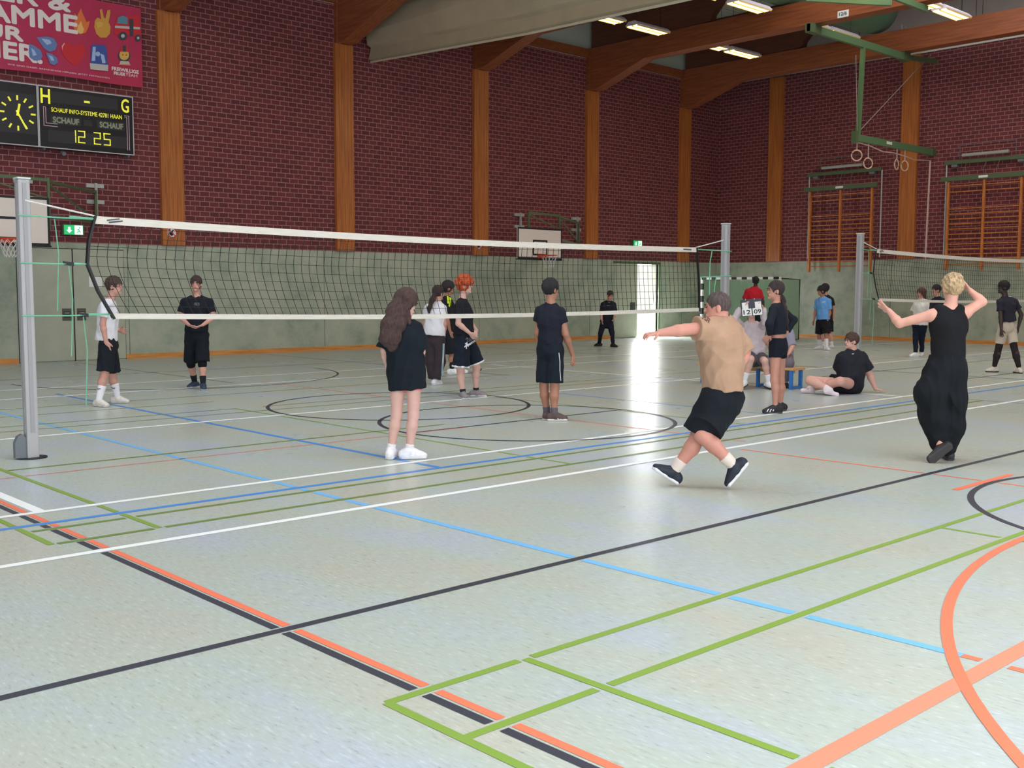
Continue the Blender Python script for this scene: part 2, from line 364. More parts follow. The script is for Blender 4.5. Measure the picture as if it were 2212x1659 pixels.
# open exit door: fixed leaf at left, opening, leaf swung outwards, bright daylight outside
d3 = MB().box((27.6, Y1-.03, .02), (DX0, Y1-.002, 2.55)).build('door_3', DOORM); setp(d3, kind='structure')
MB().box((28.42, Y1-.05, .95), (28.66, Y1-.03, 1.22)).build('door_handle', mat('handle_dark', (66, 62, 60), .5), d3)
MB().box((27.55, Y1-.05, 2.55), (DX1+.08, Y1+.02, 2.62)).box((DX1, Y1-.05, 0), (DX1+.06, Y1+.05, 2.55)).build('door_frame', DGREEN, d3)
d4 = MB().box((DX1-.05, Y1+.05, .02), (DX1, Y1+1.25, 2.54)).build('door_4', mat('door_steel', (150, 150, 140), .5)); setp(d4, kind='structure')
setp(MB().box((20, Y1+T, -.12), (45, Y1+30, -.02)).build('trim_2', mat('pale_paving', (214, 212, 206), .8)), kind='structure')
sunl = bpy.data.lights.new('sun', 'SUN'); sunl.energy = 9; sunl.angle = 0.02; so = bpy.data.objects.new('sun', sunl); COL.objects.link(so)
so.rotation_euler = Vector((0.45, 0.6, -0.75)).to_track_quat('-Z', 'Y').to_euler()
area('daylight_open_door', ((DX0+DX1)/2, Y1+.34, 1.35), (-.45, -1, -.25), 1.05, 2.4, 260, (1, 1, 1))

# uprights and beams ------------------------------------------------------------
WALLU = [1.99, 6.87, 11.74, 16.65, 21.51, 26.39, 31.28]
names = ['leftmost glued timber wall column outside the frame', 'timber wall column left of the scoreboard', 'timber wall column right of the scoreboard and banner',
         'timber wall column left of the lifted divider curtain', 'timber wall column between the curtain and the second hoop', 'timber wall column right of the second basketball hoop',
         'timber wall column nearest the room corner on the long wall']
for i, u in enumerate(WALLU):
    t = thing('wooden_column', names[i], 'column', (u, Y1-.05, ZB), 'glued timber columns on the walls')
    m = MB(); n = 6
    for k in range(n): m.box((u-.285+k*.095, Y1-.11, ZB+.02), (u-.285+(k+1)*.095-.004, Y1, 8.12))
    m.box((u-.283, Y1-.10, ZB+.021), (u+.283, Y1, 8.119)); m.build('shaft', WOODCOL, t)
    MB().box((u-.25, Y1-.14, 8.12), (u-.12, Y1, 9.45)).box((u+.12, Y1-.14, 8.12), (u+.25, Y1, 9.45)).box((u-.3, Y1-.16, 9.16), (u+.3, Y1, 9.2)).build('head', WOODBEAM, t)
bn = ['outside left, glued timber roof beam', 'glued timber roof beam above the scoreboard', 'roof beam meeting the column right of the banner', 'haunched roof beam left of the lifted curtain',
      'haunched roof beam just right of the lifted curtain', 'haunched roof beam carrying the 12/6 sign', 'haunched roof beam nearest the end wall']
for i, u in enumerate(WALLU):
    if i < 2: continue
    t = thing('roof_beam', bn[i], 'beam', (u, Y1-.2, 8.15), 'haunched timber roof beams')
    h = .22
    poly = [(Y1-.12, 8.13), (24.2, 8.13), (22.15, 8.80), (2.0, 8.80), (Y0+.02, 8.15), (Y0+.02, 9.45), (Y1-.12, 9.45)]
    MB().prism([(u-h, a, b) for a, b in poly], (2*h, 0, 0)).build('beam', WOODBEAM, t, bevel=.01)
    poly = [(Y1-.12, 9.46), (20.2, 9.46), (19.74, 9.52), (19.7, 9.68), (18.45, ZC-.01), (Y1-.12, ZC-.01)]
    MB().prism([(u-.12, a, b) for a, b in poly], (.24, 0, 0)).build('upper_brace', WOODDARK, t)
for j, (a, b) in enumerate(zip(WALLU[1:-1], WALLU[2:])):
    m = MB().box((a+.31, Y1-.16, 9.16), (b-.31, Y1-.01, 9.42)).build('edge_purlin', WOODBEAM)
    setp(m, 'horizontal timber edge beam on top of the brickwork between two wall columns', 'beam', 'timber edge beams on the wall top')
# end wall columns
for i, (v, lb) in enumerate(((22.1, 'timber column on the end wall between the goal and the wall bars'), (17.08, 'timber column on the end wall between the two sets of wall bars'), (12.1, 'timber column on the end wall beyond the right frame edge'))):
    t = thing('wooden_column', lb, 'column', (X1-.05, v, ZB), 'glued timber columns on the walls')
    m = MB()
    for k in range(6): m.box((X1-.11, v-.285+k*.095, ZB+.02), (X1, v-.285+(k+1)*.095-.004, 9.15))
    m.box((X1-.10, v-.283, ZB+.021), (X1, v+.283, 9.149)); m.build('shaft', WOODCOL, t)
t = setp(MB().box((X1-.1, 13.05, 9.9), (X1, 13.35, ZC)).build('wooden_post', WOODBEAM), 'short timber post high on the grey end wall at the upper right corner', 'post')

# divider curtain, lifted --------------------------------------------------------
CUR = mat('divider_curtain_fabric', (176, 164, 142), 0.75, noise=0.06, nscale=2)
def zb(v):
    K = [(-2.2, 7.8), (4, 7.44), (9, 7.32), (13.7, 7.38), (18.4, 7.50), (24.3, 7.78)]
    for (a, za), (b, zb_) in zip(K, K[1:]):
        if v <= b: return za+(zb_-za)*(v-a)/(b-a)
    return K[-1][1]
t = thing('divider_curtain', 'beige hall divider curtain raised and folded under the roof', 'curtain', (17.4, 24.2, 7.7))
m = MB(); rows = []; n = 60
for i in range(n+1):
    v = 24.3-26.4*i/n; z = zb(v); q = .02*math.sin(v*1.7)
    rows.append([(17.30+q, v, 9.44-.02*i/n), (17.22+q, v, 8.5), (17.27+q, v, z+.40+.02*math.sin(v*2.3)), (17.38, v, z+.33), (17.30, v, z+.03), (17.36, v, z), (17.56, v, z+.04), (17.66, v, z+.4), (17.7, v, 9.43)])
nr = len(rows[0])
vs = [p for r in rows for p in r]; fs = [(i*nr+j, i*nr+(j+1) % nr, (i+1)*nr+(j+1) % nr, (i+1)*nr+j) for i in range(n) for j in range(nr)]
fs += [tuple(range(nr)), tuple(n*nr+j for j in range(nr))[::-1]]
m.add(vs, fs); m.build('folded_fabric', CUR, t)
m = MB().tube([(17.34, 24.25-26.2*i/30, zb(24.25-26.2*i/30)-.05) for i in range(31)], .03, 8); m.build('bottom_rail', mat('curtain_rail', (196, 188, 170), .5), t)

# air duct -----------------------------------------------------------------------
t = thing('air_duct', 'large green round air duct running above the roof beams', 'duct', (20, 16.6, 10.2))
MB().tube([(x, 17.3, 10.22) for x in (14, 20, 26, 31.0, 31.5, 31.75)], [.72, .72, .72, .72, .66, .5], 32).build('pipe', mat('duct_green', (92, 128, 104), .45), t, smooth=True)
for x in (19, 24, 29): MB().tube([(x, 17.3, 10.22), (x+.08, 17.3, 10.22)], .745, 32).build('flange', GREEN, t, smooth=False)

# luminaires ---------------------------------------------------------------------
LAMP = mat('tube_glow', (255, 226, 150), .5, emit=5.0); HOUS = mat('lamp_housing', (214, 208, 222), .4)
LREF = mat('lamp_louvre', (236, 196, 120), .4)
rowsd = {20.30: 'row nearest the long wall', 16.90: 'second row from the long wall', 13.62: 'third row from the long wall', 10.2: 'row above the court middle', 6.9: 'row near the camera side', 3.4: 'row nearest the camera'}
for v in rowsd:
    for (a, sgn) in ((21.75, 'left one behind the curtain'), (23.40, 'right one behind the curtain'), (26.95, 'left one before the end wall'), (27.95, 'right one before the end wall'),
                     (12.2, 'left one before the curtain'), (13.9, 'right one before the curtain')):
        b = a+(1.45 if a != 26.95 else .80) if a != 21.75 else a+1.2
        t = thing('ceiling_lamp', 'fluorescent lamp, %s, %s' % (sgn, rowsd[v]), 'lamp', ((a+b)/2, v, 9.05), 'fluorescent ceiling lamps')
        m = MB()
        m.prism([(a, v-.22, 9.0), (a, v+.22, 9.0), (a, v+.22, 9.03), (a, v+.12, 9.12), (a, v-.12, 9.12), (a, v-.22, 9.03)], (b-a, 0, 0)); m.build('housing', HOUS, t)
        m = MB()
        for s_ in (-.12, .12): m.box((a+.04, v+s_-.085, 8.985), (b-.04, v+s_+.085, 8.999))
        m.build('glowing_tube', LAMP, t)
        m = MB()
        for s_ in (-.2, 0, .2): m.box((a+.02, v+s_-.012, 8.97), (b-.02, v+s_+.012, 8.999))
        m.build('louvre', LREF, t)
        for x in (a+.2, b-.2): MB().tube([(x, v, 9.11), (x, v, ZC if v != 16.90 else 9.50)], .006, 5).build('suspension_wire', STRING, t)
for k, (a, b, c, d) in enumerate(((-4, 17, 2, 9), (17.5, 30.5, 4, 14))):
    setp(MB().box((a, c, ZC-.06), (b, d, ZC-.001)).build('window_%d' % (k+3), FROST), kind='structure')  # added unseen ceiling panels, put in to back the roof fill lamps

# wall things: banner ------------------------------------------------------------
VW = Y1-.17
def W(x, y, v=VW): return onv(x, y, v)
def wpoly(mb, pts, mi=0, lift=.006, th=.004, v=VW):
    P = [W(a, b, v) for a, b in pts]; P = [np.array([p[0], v-lift, p[2]]) for p in P]
    return mb.prism(P, (0, -th, 0), mi)
def wbox(mb, x0, y0, x1, y1, mi=0, lift=.006, th=.004, v=VW):
    return wpoly(mb, [(x0, y0), (x1, y0), (x1, y1), (x0, y1)], mi, lift, th, v)
def wcirc(mb, cx, cy, rx, ry, mi=0, lift=.006, n=20, v=VW, th=.004, a0=0, a1=360):
    return wpoly(mb, [(cx+rx*math.cos(math.radians(a0+(a1-a0)*i/n)), cy+ry*math.sin(math.radians(a0+(a1-a0)*i/n))) for i in range(n)], mi, lift, th, v)
def wtext(s, x0, y0, x1, y1, m, parent, name='lettering', bold=.0, lift=.008, v=VW):
    """box: lower left px (x0,y0) .. upper right px (x1,y1) at the left edge; follows the wall"""
    a = W(x0, y0, v); b = W(x1, y0, v); c = W(x0, y1, v)
    return text_mesh(s, (a[0], v-lift, a[2]), (1, 0, 0), (0, 0, 1), b[0]-a[0], c[2]-a[2], 0, name, m, parent, bold)
BAN = mat('banner_fabric', (186, 44, 84), .6, noise=.05, nscale=3); LET = mat('banner_lettering', (236, 222, 220), .6)
z0, z1, ux0, ux1 = 6.28, 8.06, 5.2, 11.03
t = thing('banner', 'magenta banner with white lettering and coloured symbols above the scoreboard', 'banner', (8, VW, 6.3))
m = MB(); n = 24; vs = []
for i in range(n+1):
    x = ux0+(ux1-ux0)*i/n; dv = .006*math.sin(i*1.3)
    vs += [(x, VW+dv+.004, z0+.015*math.sin(i*.5)), (x, VW+dv+.004, z1), (x, VW+dv+.014, z0+.015*math.sin(i*.5)), (x, VW+dv+.014, z1)]
for i in range(n):
    a = 4*i; m_ = [(a, a+1, a+5, a+4), (a+2, a+6, a+7, a+3), (a, a+4, a+6, a+2), (a+1, a+3, a+7, a+5)]
    m.f += m_; m.m += [0]*4
m.v = vs; m.f += [(0, 2, 3, 1), (4*n, 4*n+1, 4*n+3, 4*n+2)]; m.m += [0, 0]
m.build('cloth', BAN, t)
for s, xa, xb, za, zt in (('FEUER &', 6.62, 9.41, 7.70, 8.02), ('FLAMME', 7.05, 9.55, 7.26, 7.62), ('FÜR', 7.3, 8.38, 6.91, 7.235), ('HIER.', 7.36, 8.76, 6.50, 6.84)):
    text_mesh(s, (xa, VW-.012, za), (1, 0, 0), (0, 0, 1), xb-xa, zt-za, 0, 'lettering', LET, t, bold=.020)
text_mesh('WIR SIND DABEI, BRENNENDE HERZEN, JETZT MITMACHEN', (8.05, VW-.008, 6.36), (1, 0, 0), (0, 0, 1), 2.2, .04, 0, 'small_print', LET, t)
wtext('FREIWILLIGE', 241.5, 151.5, 299, 144, LET, t, 'lettering', .004); wtext('FEUER', 246, 161, 270, 154.5, LET, t, 'lettering', .004); wtext('YEAH', 271, 164, 296, 157.5, LET, t)
def bp(x, y): return (x/3.95, y/3.95)
EM = {k: mat('emoji_'+k, c, .6) for k, c in dict(orange=(232, 120, 60), yellow=(240, 190, 110), hand=(214, 156, 66), red=(206, 40, 52), dark=(60, 66, 78),
      glass=(90, 140, 160), blue=(60, 84, 160), pale=(170, 190, 226), grey=(196, 190, 186), drop=(104, 128, 182), pink=(240, 170, 170), skin=(222, 172, 84)).items()}
def emo(name, items):
    """items: list of (colour, list of px in the 3.95x crop frame)"""
    keys = []; m = MB()
    for q, (c, pts) in enumerate(items):
        if c not in keys: keys.append(c)
        if pts[0] == 'c': wcirc(m, pts[1]/3.95, pts[2]/3.95, pts[3]/3.95, pts[4]/3.95, keys.index(c), .008+.003*q)
        else: wpoly(m, [bp(*p) for p in pts], keys.index(c), .008+.003*q)
    return m.build(name, [EM[k] for k in keys], t)
emo('flame_symbol', [('orange', [(680, 290), (640, 270), (622, 220), (640, 170), (632, 110), (655, 140), (690, 70), (700, 110), (720, 150), (735, 190), (765, 180), (750, 240), (730, 280)]),
                     ('yellow', [(680, 292), (655, 260), (665, 220), (690, 180), (700, 220), (715, 250), (705, 285)])])
emo('hand_symbol', [('hand', [(820, 290), (803, 230), (808, 175), (830, 150), (862, 165), (850, 85), (868, 76), (885, 150), (898, 160), (915, 88), (938, 84), (940, 110), (925, 190), (942, 230), (935, 290), (905, 322), (855, 322)]),
                    ('skin', [(815, 195), (850, 185), (880, 200), (870, 225), (830, 240)])])
emo('truck_symbol', [('red', [(975, 215), (1000, 150), (1190, 130), (1195, 310), (975, 295)]), ('glass', [(1005, 150), (1045, 135), (1085, 150), (1085, 208), (1000, 200)]),
                     ('grey', [(978, 220), (1192, 232), (1192, 252), (978, 240)]), ('dark', [(1100, 160), (1135, 165), (1135, 310), (1105, 308)]), ('dark', ('c', 1045, 308, 36, 36)), ('grey', ('c', 1045, 308, 16, 16)),
                     ('dark', ('c', 1172, 326, 24, 30)), ('grey', ('c', 1174, 326, 11, 12))])
emo('drops_symbol', [('drop', [(310, 320), (400, 312), (460, 330), (487, 380), (470, 430), (420, 442), (370, 410)]), ('pale', [(350, 330), (420, 340), (440, 370), (400, 385)]),
                     ('drop', [(248, 375), (290, 390), (345, 430), (360, 480), (340, 515), (290, 518), (250, 490), (242, 430)]), ('pale', [(262, 410), (290, 430), (310, 470), (280, 480)]),
                     ('drop', [(388, 450), (440, 462), (485, 495), (492, 535), (460, 558), (425, 545)]), ('pale', [(410, 470), (445, 485), (460, 520), (435, 520)])])
emo('heart_symbol', [('red', [(625, 560), (560, 500), (522, 440), (520, 390), (545, 362), (590, 365), (625, 400), (665, 370), (705, 380), (728, 420), (725, 470), (690, 520), (655, 552)]), ('pink', [(530, 430), (524, 395), (545, 368), (552, 372), (534, 400)])])
emo('beacon_symbol', [('blue', [(770, 545), (775, 400), (790, 380), (890, 385), (908, 410), (918, 555)]), ('pale', [(780, 520), (790, 400), (815, 400), (810, 520)]), ('pale', [(855, 460), (885, 470), (900, 540), (870, 540)]),
                      ('pale', ('c', 832, 462, 20, 20)), ('grey', [(762, 540), (920, 556), (918, 608), (768, 592)])])
emo('firefighter_symbol', [('dark', ('c', 1058, 478, 54, 50)), ('skin', ('c', 1058, 470, 42, 44)), ('red', [(1018, 440), (1035, 400), (1060, 386), (1085, 398), (1100, 445)]), ('dark', [(1045, 440), (1045, 390), (1072, 392), (1072, 442)]),
                           ('grey', [(1015, 555), (1025, 520), (1095, 525), (1110, 562)]), ('orange', [(1010, 548), (1110, 552), (1110, 562), (1010, 558)]), ('dark', [(1040, 466), (1048, 466), (1048, 474), (1040, 474)]), ('dark', [(1068, 468), (1076, 468), (1076, 476), (1068, 476)])])

# scoreboard and clock -----------------------------------------------------------
PANEL = mat('board_panel', (30, 30, 36), .35); PAN2 = mat('board_dark_field', (48, 46, 52), .5); YEL = mat('board_yellow', (232, 228, 70), .5, emit=.55)
FRM = mat('board_frame', (206, 204, 206), .4); SEG = mat('board_dim_digits', (150, 158, 130), .5)
VS = Y1-.30
def slab(name, x0, y0, x1, y1, parent, th, mm, v=VS, fr=None):
    a = W(x0, y1, v); b = W(x1, y0, v)
    return a, b
t = thing('scoreboard', 'black electronic scoreboard with yellow H, G and 12 25', 'scoreboard', (9.8, VS, 4.75))
def ux(x, y): return W(x, y, VS)
a = (8.72-.05, 4.72); sx0, sx1, sz0, sz1 = ux(85, 315)[0], ux(290, 330)[0], ux(87, 318)[2], ux(87, 184)[2]
MB().box((sx0, VS, sz0), (sx1, Y1-.02, sz1)).build('case', PANEL, t)
m = MB()
for q in ((sx0, sz0, sx1, sz0+.02), (sx0, sz1-.02, sx1, sz1), (sx0, sz0+.02, sx0+.02, sz1-.02), (sx1-.02, sz0+.02, sx1, sz1-.02)): m.box((q[0], VS-.012, q[1]), (q[2], VS, q[3]))
m.build('frame', FRM, t)
m = MB()
W_, H_ = sx1-sx0, sz1-sz0
def S_(fx, fz): return (sx0+W_*fx, sz0+H_*fz)
def sb(mb, a, b, c, d, mi=0, lift=.006): mb.box((sx0+W_*a, VS-lift, sz0+H_*b), (sx0+W_*c, VS, sz0+H_*d), mi)
for q in ((.13, .74, .83, .93), (.09, .1, .92, .30), (.12, .40, .43, .54), (.60, .40, .90, .54), (.46, .42, .55, .52)): sb(m, *q)
m.build('display_field', PAN2, t)
def st(s, a, b, c, d, mm, name='lettering', bold=0.0): return text_mesh(s, (sx0+W_*a, VS-.010, sz0+H_*b), (1, 0, 0), (0, 0, 1), W_*(c-a), H_*(d-b), 0, name, mm, t, bold)
st('H', .03, .72, .12, .95, YEL, bold=.006); st('G', .87, .72, .95, .94, YEL, bold=.006); MB().box((sx0+W_*.47, VS-.012, sz0+H_*.80), (sx0+W_*.53, VS, sz0+H_*.835)).build('dash', YEL, t)
st('SCHAUF INFO-SYSTEME 42781 HAAN', .13, .595, .87, .665, YEL, bold=.0012)
st('SCHAUF', .145, .425, .41, .515, SEG, 'dim_lettering', .008); st('SCHAUF', .63, .425, .88, .515, SEG, 'dim_lettering', .008)
SEGS = {'1': 'bc', '2': 'abged', '5': 'afgcd'}
def digit(mb, ch, x, z, w_, h, th, y0, depth=.012, sh=.0):
    G = {'a': (0, h-th, w_, h), 'd': (0, 0, w_, th), 'g': (0, h/2-th/2, w_, h/2+th/2), 'b': (w_-th, h/2, w_, h), 'c': (w_-th, 0, w_, h/2), 'f': (0, h/2, th, h), 'e': (0, 0, th, h/2)}
    for s_ in SEGS[ch]:
        q = G[s_]; e = th*.12; mb.box((x+q[0]+e, y0-depth, z+q[1]+e), (x+q[2]-e, y0, z+q[3]-e))
for ch, fx in (('1', .30), ('2', .395), ('2', .56), ('5', .665)):
    m = MB(); digit(m, ch, sx0+W_*fx, sz0+H_*.125, W_*.078, H_*.21, .03, VS); m.build('time_digit', YEL, t)
ST = mat('board_stripe', (226, 190, 204), .5); m = MB()
for k in (0, .022):
    sb(m, .05+k, .36+k*2, .056+k, .66, 0, .008); sb(m, .05+k, .355+k*2, .19, .365+k*2, 0, .008); sb(m, .05+k, .66, .10, .668, 0, .008)
    sb(m, .945-k, .08, .951-k, .66-k, 0, .008); sb(m, .90, .66-k, .951-k, .668-k, 0, .008)
m.build('stripe', ST, t)
m = MB()
for fx in (.06, .95): m.box((sx0+W_*fx-.02, VS+.05, sz0-.04), (sx0+W_*fx+.02, Y1, sz0))
m.build('bracket', GREY, t)
m = MB(); m.tube([(sx0+.52, VS+.1, sz0-.06), (sx0+.52, VS-.02, sz0-.10)], .045, 12); m.build('loudspeaker', GREY, t)
t = thing('wall_clock', 'black square wall clock with yellow marks left of the scoreboard', 'clock', (8.1, VS, 4.75))
cx0 = sx0-1.02; MB().box((cx0, VS, sz0), (sx0-.005, Y1-.02, sz1)).build('case', PANEL, t)
m = MB()
for q in ((cx0, sz0, sx0-.005, sz0+.02), (cx0, sz1-.02, sx0-.005, sz1), (cx0, sz0+.02, cx0+.02, sz1-.02), (sx0-.025, sz0+.02, sx0-.005, sz1-.02)): m.box((q[0], VS-.012, q[1]), (q[2], VS, q[3]))
m.build('frame', FRM, t)
cc = ux(38, 244); c0 = np.array([cc[0], 0, cc[2]]); MB().box((cx0+.05, VS-.004, c0[2]-.42), (sx0-.05, VS, c0[2]+.42)).build('dial', PAN2, t)
m = MB()
for k in range(12):
    an = math.radians(30*k); d = np.array([math.sin(an), 0, math.cos(an)]); p = c0+np.array([0, VS-.008, 0])
    m.bar(p+d*.27, p+d*.37, .035, .008, up=(0, 1, 0))
m.build('hour_mark', YEL, t)
for nm, an, L, wd in (('hour_hand', 12.0, .2, .045), ('minute_hand', 152, .36, .035)):
    an = math.radians(an); d = np.array([math.sin(an), 0, math.cos(an)]); p = c0+np.array([0, VS-.016, 0])
    MB().bar(p-d*.06, p+d*L, wd, .008, up=(0, 1, 0)).build(nm, YEL, t)

# exit signs, round signs, paper -------------------------------------------------
EXG = mat('exit_green', (40, 178, 104), .5, emit=.9); EXW = mat('exit_white', (230, 250, 240), .5, emit=1.0)
def exit_sign(u, z, wd, h, label, flip=False):
    y = Y1-.12; t = thing('exit_sign', label, 'sign', (u, y, z), 'green emergency exit signs')
    MB().box((u-.03, y, z), (u+wd+.03, Y1-.01, z+h+.02)).build('case', DGREEN, t)
    MB().box((u, y-.006, z+.01), (u+wd, y, z+h)).build('face', EXG, t)
    MB().box((u+wd*.55, y-.009, z+.015), (u+wd*.98, y-.006, z+h-.005)).build('door_pictogram', EXW, t)
    m = MB(); cx, cz = u+wd*.27, z+h/2; s = h*.3
    m.prism([(cx-s*.4, y-.012, cz+s), (cx-s*.4, y-.012, cz), (cx-s, y-.012, cz), (cx, y-.012, cz-s), (cx+s, y-.012, cz), (cx+s*.4, y-.012, cz), (cx+s*.4, y-.012, cz+s)], (0, .004, 0)); m.build('arrow', EXW, t)
    m = MB(); cx = u+wd*.78; g = h*.3; yy = y-.013
    m.obox((cx, yy, cz+g*.05), (g*.12, 0, g*.05), (0, .003, 0), (-g*.12, 0, g*.45)); m.bar((cx, yy, cz-g*.3), (cx+g*.6, yy, cz-g*.75), .016, .006, up=(0, 1, 0)); m.bar((cx-g*.1, yy, cz-g*.3), (cx-g*.8, yy, cz-g*.9), .016, .006, up=(0, 1, 0))
    m.bar((cx+g*.1, yy, cz+g*.3), (cx-g*.7, yy, cz+g*.1), .014, .006, up=(0, 1, 0)); m.tube([(cx+g*.25, yy-.002, cz+g*.85), (cx+g*.25, yy+.002, cz+g*.85)], g*.24, 12); m.build('running_figure', EXG, t)
exit_sign(9.14, 2.83, .42, .22, 'lit green exit sign above the double door at left')
exit_sign(28.46, 3.13, .43, .21, 'lit green exit sign above the open daylight door')
for (x, y, lb) in ((372, 503, 'round red-rimmed prohibition sign on the first column, below the scoreboard side'), (1035, 530, 'round red-rimmed prohibition sign on the column left of the middle hoop')):
    c = W(x, y, Y1-.125); t = thing('prohibition_sign', lb, 'sign', c, 'round prohibition signs')
    m = MB().tube([c+np.array([0, .012, 0]), c], .125, 24); m.build('disc', WHITE, t)
    m = MB().tube([c+np.array([.11*math.cos(q/24*6.283), -.004, .11*math.sin(q/24*6.283)]) for q in range(24)], .013, 6, closed=True); m.bar(c+np.array([-.075, -.006, .075]), c+np.array([.075, -.006, -.075]), .02, .006, up=(0, 1, 0)); m.build('red_ring', mat('sign_red', (196, 60, 56), .5), t)
    m = MB().tube([c+np.array([-.02, -.003, -.02]), c+np.array([-.02, -.006, -.02])], .05, 14).bar(c+np.array([-.02, -.004, .0]), c+np.array([.03, -.004, .07]), .03, .004, up=(0, 1, 0)); m.build('pictogram', BLACK, t)
m = MB().box((9.69, Y1-.045, 1.67), (9.99, Y1-.034, 1.92)).build('paper_notice', WHITE); setp(m, 'white paper notice taped to the right leaf of the double door', 'notice')

# basketball hoops on the long wall ----------------------------------------------
def hoop(uc, lab, hinge, v=22.5, zb_=2.50, zt=3.46):
    t = thing('basketball_hoop', lab, 'basketball hoop', (uc, v, 2.5), 'basketball hoops on the long wall')
    bw = .9
    m = MB().box((uc-bw, v, zb_), (uc+bw, v+.03, zt)); m.build('backboard', mat('board_white', (228, 216, 208), .5), t)
    m = MB()
    for q in ((uc-bw, zb_, uc+bw, zb_+.045), (uc-bw, zt-.045, uc+bw, zt), (uc-bw, zb_+.045, uc-bw+.045, zt-.045), (uc+bw-.045, zb_+.045, uc+bw, zt-.045),
              (uc-.295, zb_+.10, uc+.295, zb_+.15), (uc-.295, zb_+.50, uc+.295, zb_+.55), (uc-.295, zb_+.15, uc-.245, zb_+.50), (uc+.245, zb_+.15, uc+.295, zb_+.50)): m.box((q[0], v-.004, q[1]), (q[2], v, q[3]))
    m.box((uc-bw-.02, v-.003, zb_-.03), (uc+bw+.02, v+.05, zb_)).build('black_markings', BLACK, t)
    rz = zb_+.10; rc = np.array([uc, v-.38, rz])
    r = MB().tube([rc+np.array([.225*math.cos(a/28*6.2832), .225*math.sin(a/28*6.2832), 0]) for a in range(28)], .012, 8, closed=True)
    r.obox((uc, v-.08, rz-.02), (.09, 0, 0), (0, .08, 0), (0, 0, .05)); r.bar((uc-.06, v, rz-.09), (uc-.1, v-.22, rz-.01), .014); r.bar((uc+.06, v, rz-.09), (uc+.1, v-.22, rz-.01), .014)
    ro = r.build('rim', ORANGE, t)
    nm = MB(); n = 12; L = 5
    def rp(a, l):
        R_ = .222*(1-.13*l)+.004*(l % 2); return rc+np.array([R_*math.cos(a), R_*math.sin(a), -.02-l*.085])
    for k in range(n):
        for l in range(L-1):
            a0 = (k+.5*(l % 2))*2*math.pi/n; a1 = a0+math.pi/n; a2 = a0-math.pi/n
            nm.bar(rp(a0, l), rp(a1, l+1), .007); nm.bar(rp(a0, l), rp(a2, l+1), .007)
    nm.build('net', ROPEW, ro)
    # green swing frame fixed to the wall, hinged at the right
    z0, z1 = 3.12, 3.80; xa, ya = uc-.35, v+.12; xb, yb = uc+.95, v+.16; xc, yc = hinge, Y1-.22
    g = MB()
    for z in (z0, z1): g.bar((xb, yb, z), (xc, yc, z), .045, .06)
    g.bar((xa, ya, z1+.06), (xb, yb, z1+.03), .045, .06); g.bar((xa, ya, 2.7), (xa, ya, z1+.08), .05, .05); g.bar((xb, yb, z0-.3), (xb, yb, z1+.08), .05, .05); g.bar((xc, yc, z0-.05), (xc, yc, z1+.05), .05, .05)
    g.bar((xb, yb, z1-.05), (xc, yc, z0+.05), .035); g.bar((xa, ya, z1), (xb, yb, z1-.35), .03); g.bar((xa, ya, z0), (xb, yb, z0), .05)
    g.build('swing_frame', DGREEN, t)
    BS = mat('bracket_steel', (190, 190, 188), .4, metal=.3)
    for x in (xc+.06, xb+.15):
        m = MB(); m.bar((x, Y1-.1, z0+.02), (x, Y1-.1, z1+.22), .06, .05)
        for z in (z1+.16, z1-.2): m.box((x-.2, Y1-.07, z-.045), (x+.2, Y1-.005, z+.045))
        m.build('wall_bracket', BS, t)
hoop(22.02, 'white basketball backboard with orange rim between two columns in mid wall', onv(1250, 500, Y1-.22)[0], zb_=2.53, zt=3.42)
hoop(7.22, 'white basketball backboard with orange rim at the left picture edge, behind the post', onv(207, 440, Y1-.22)[0])

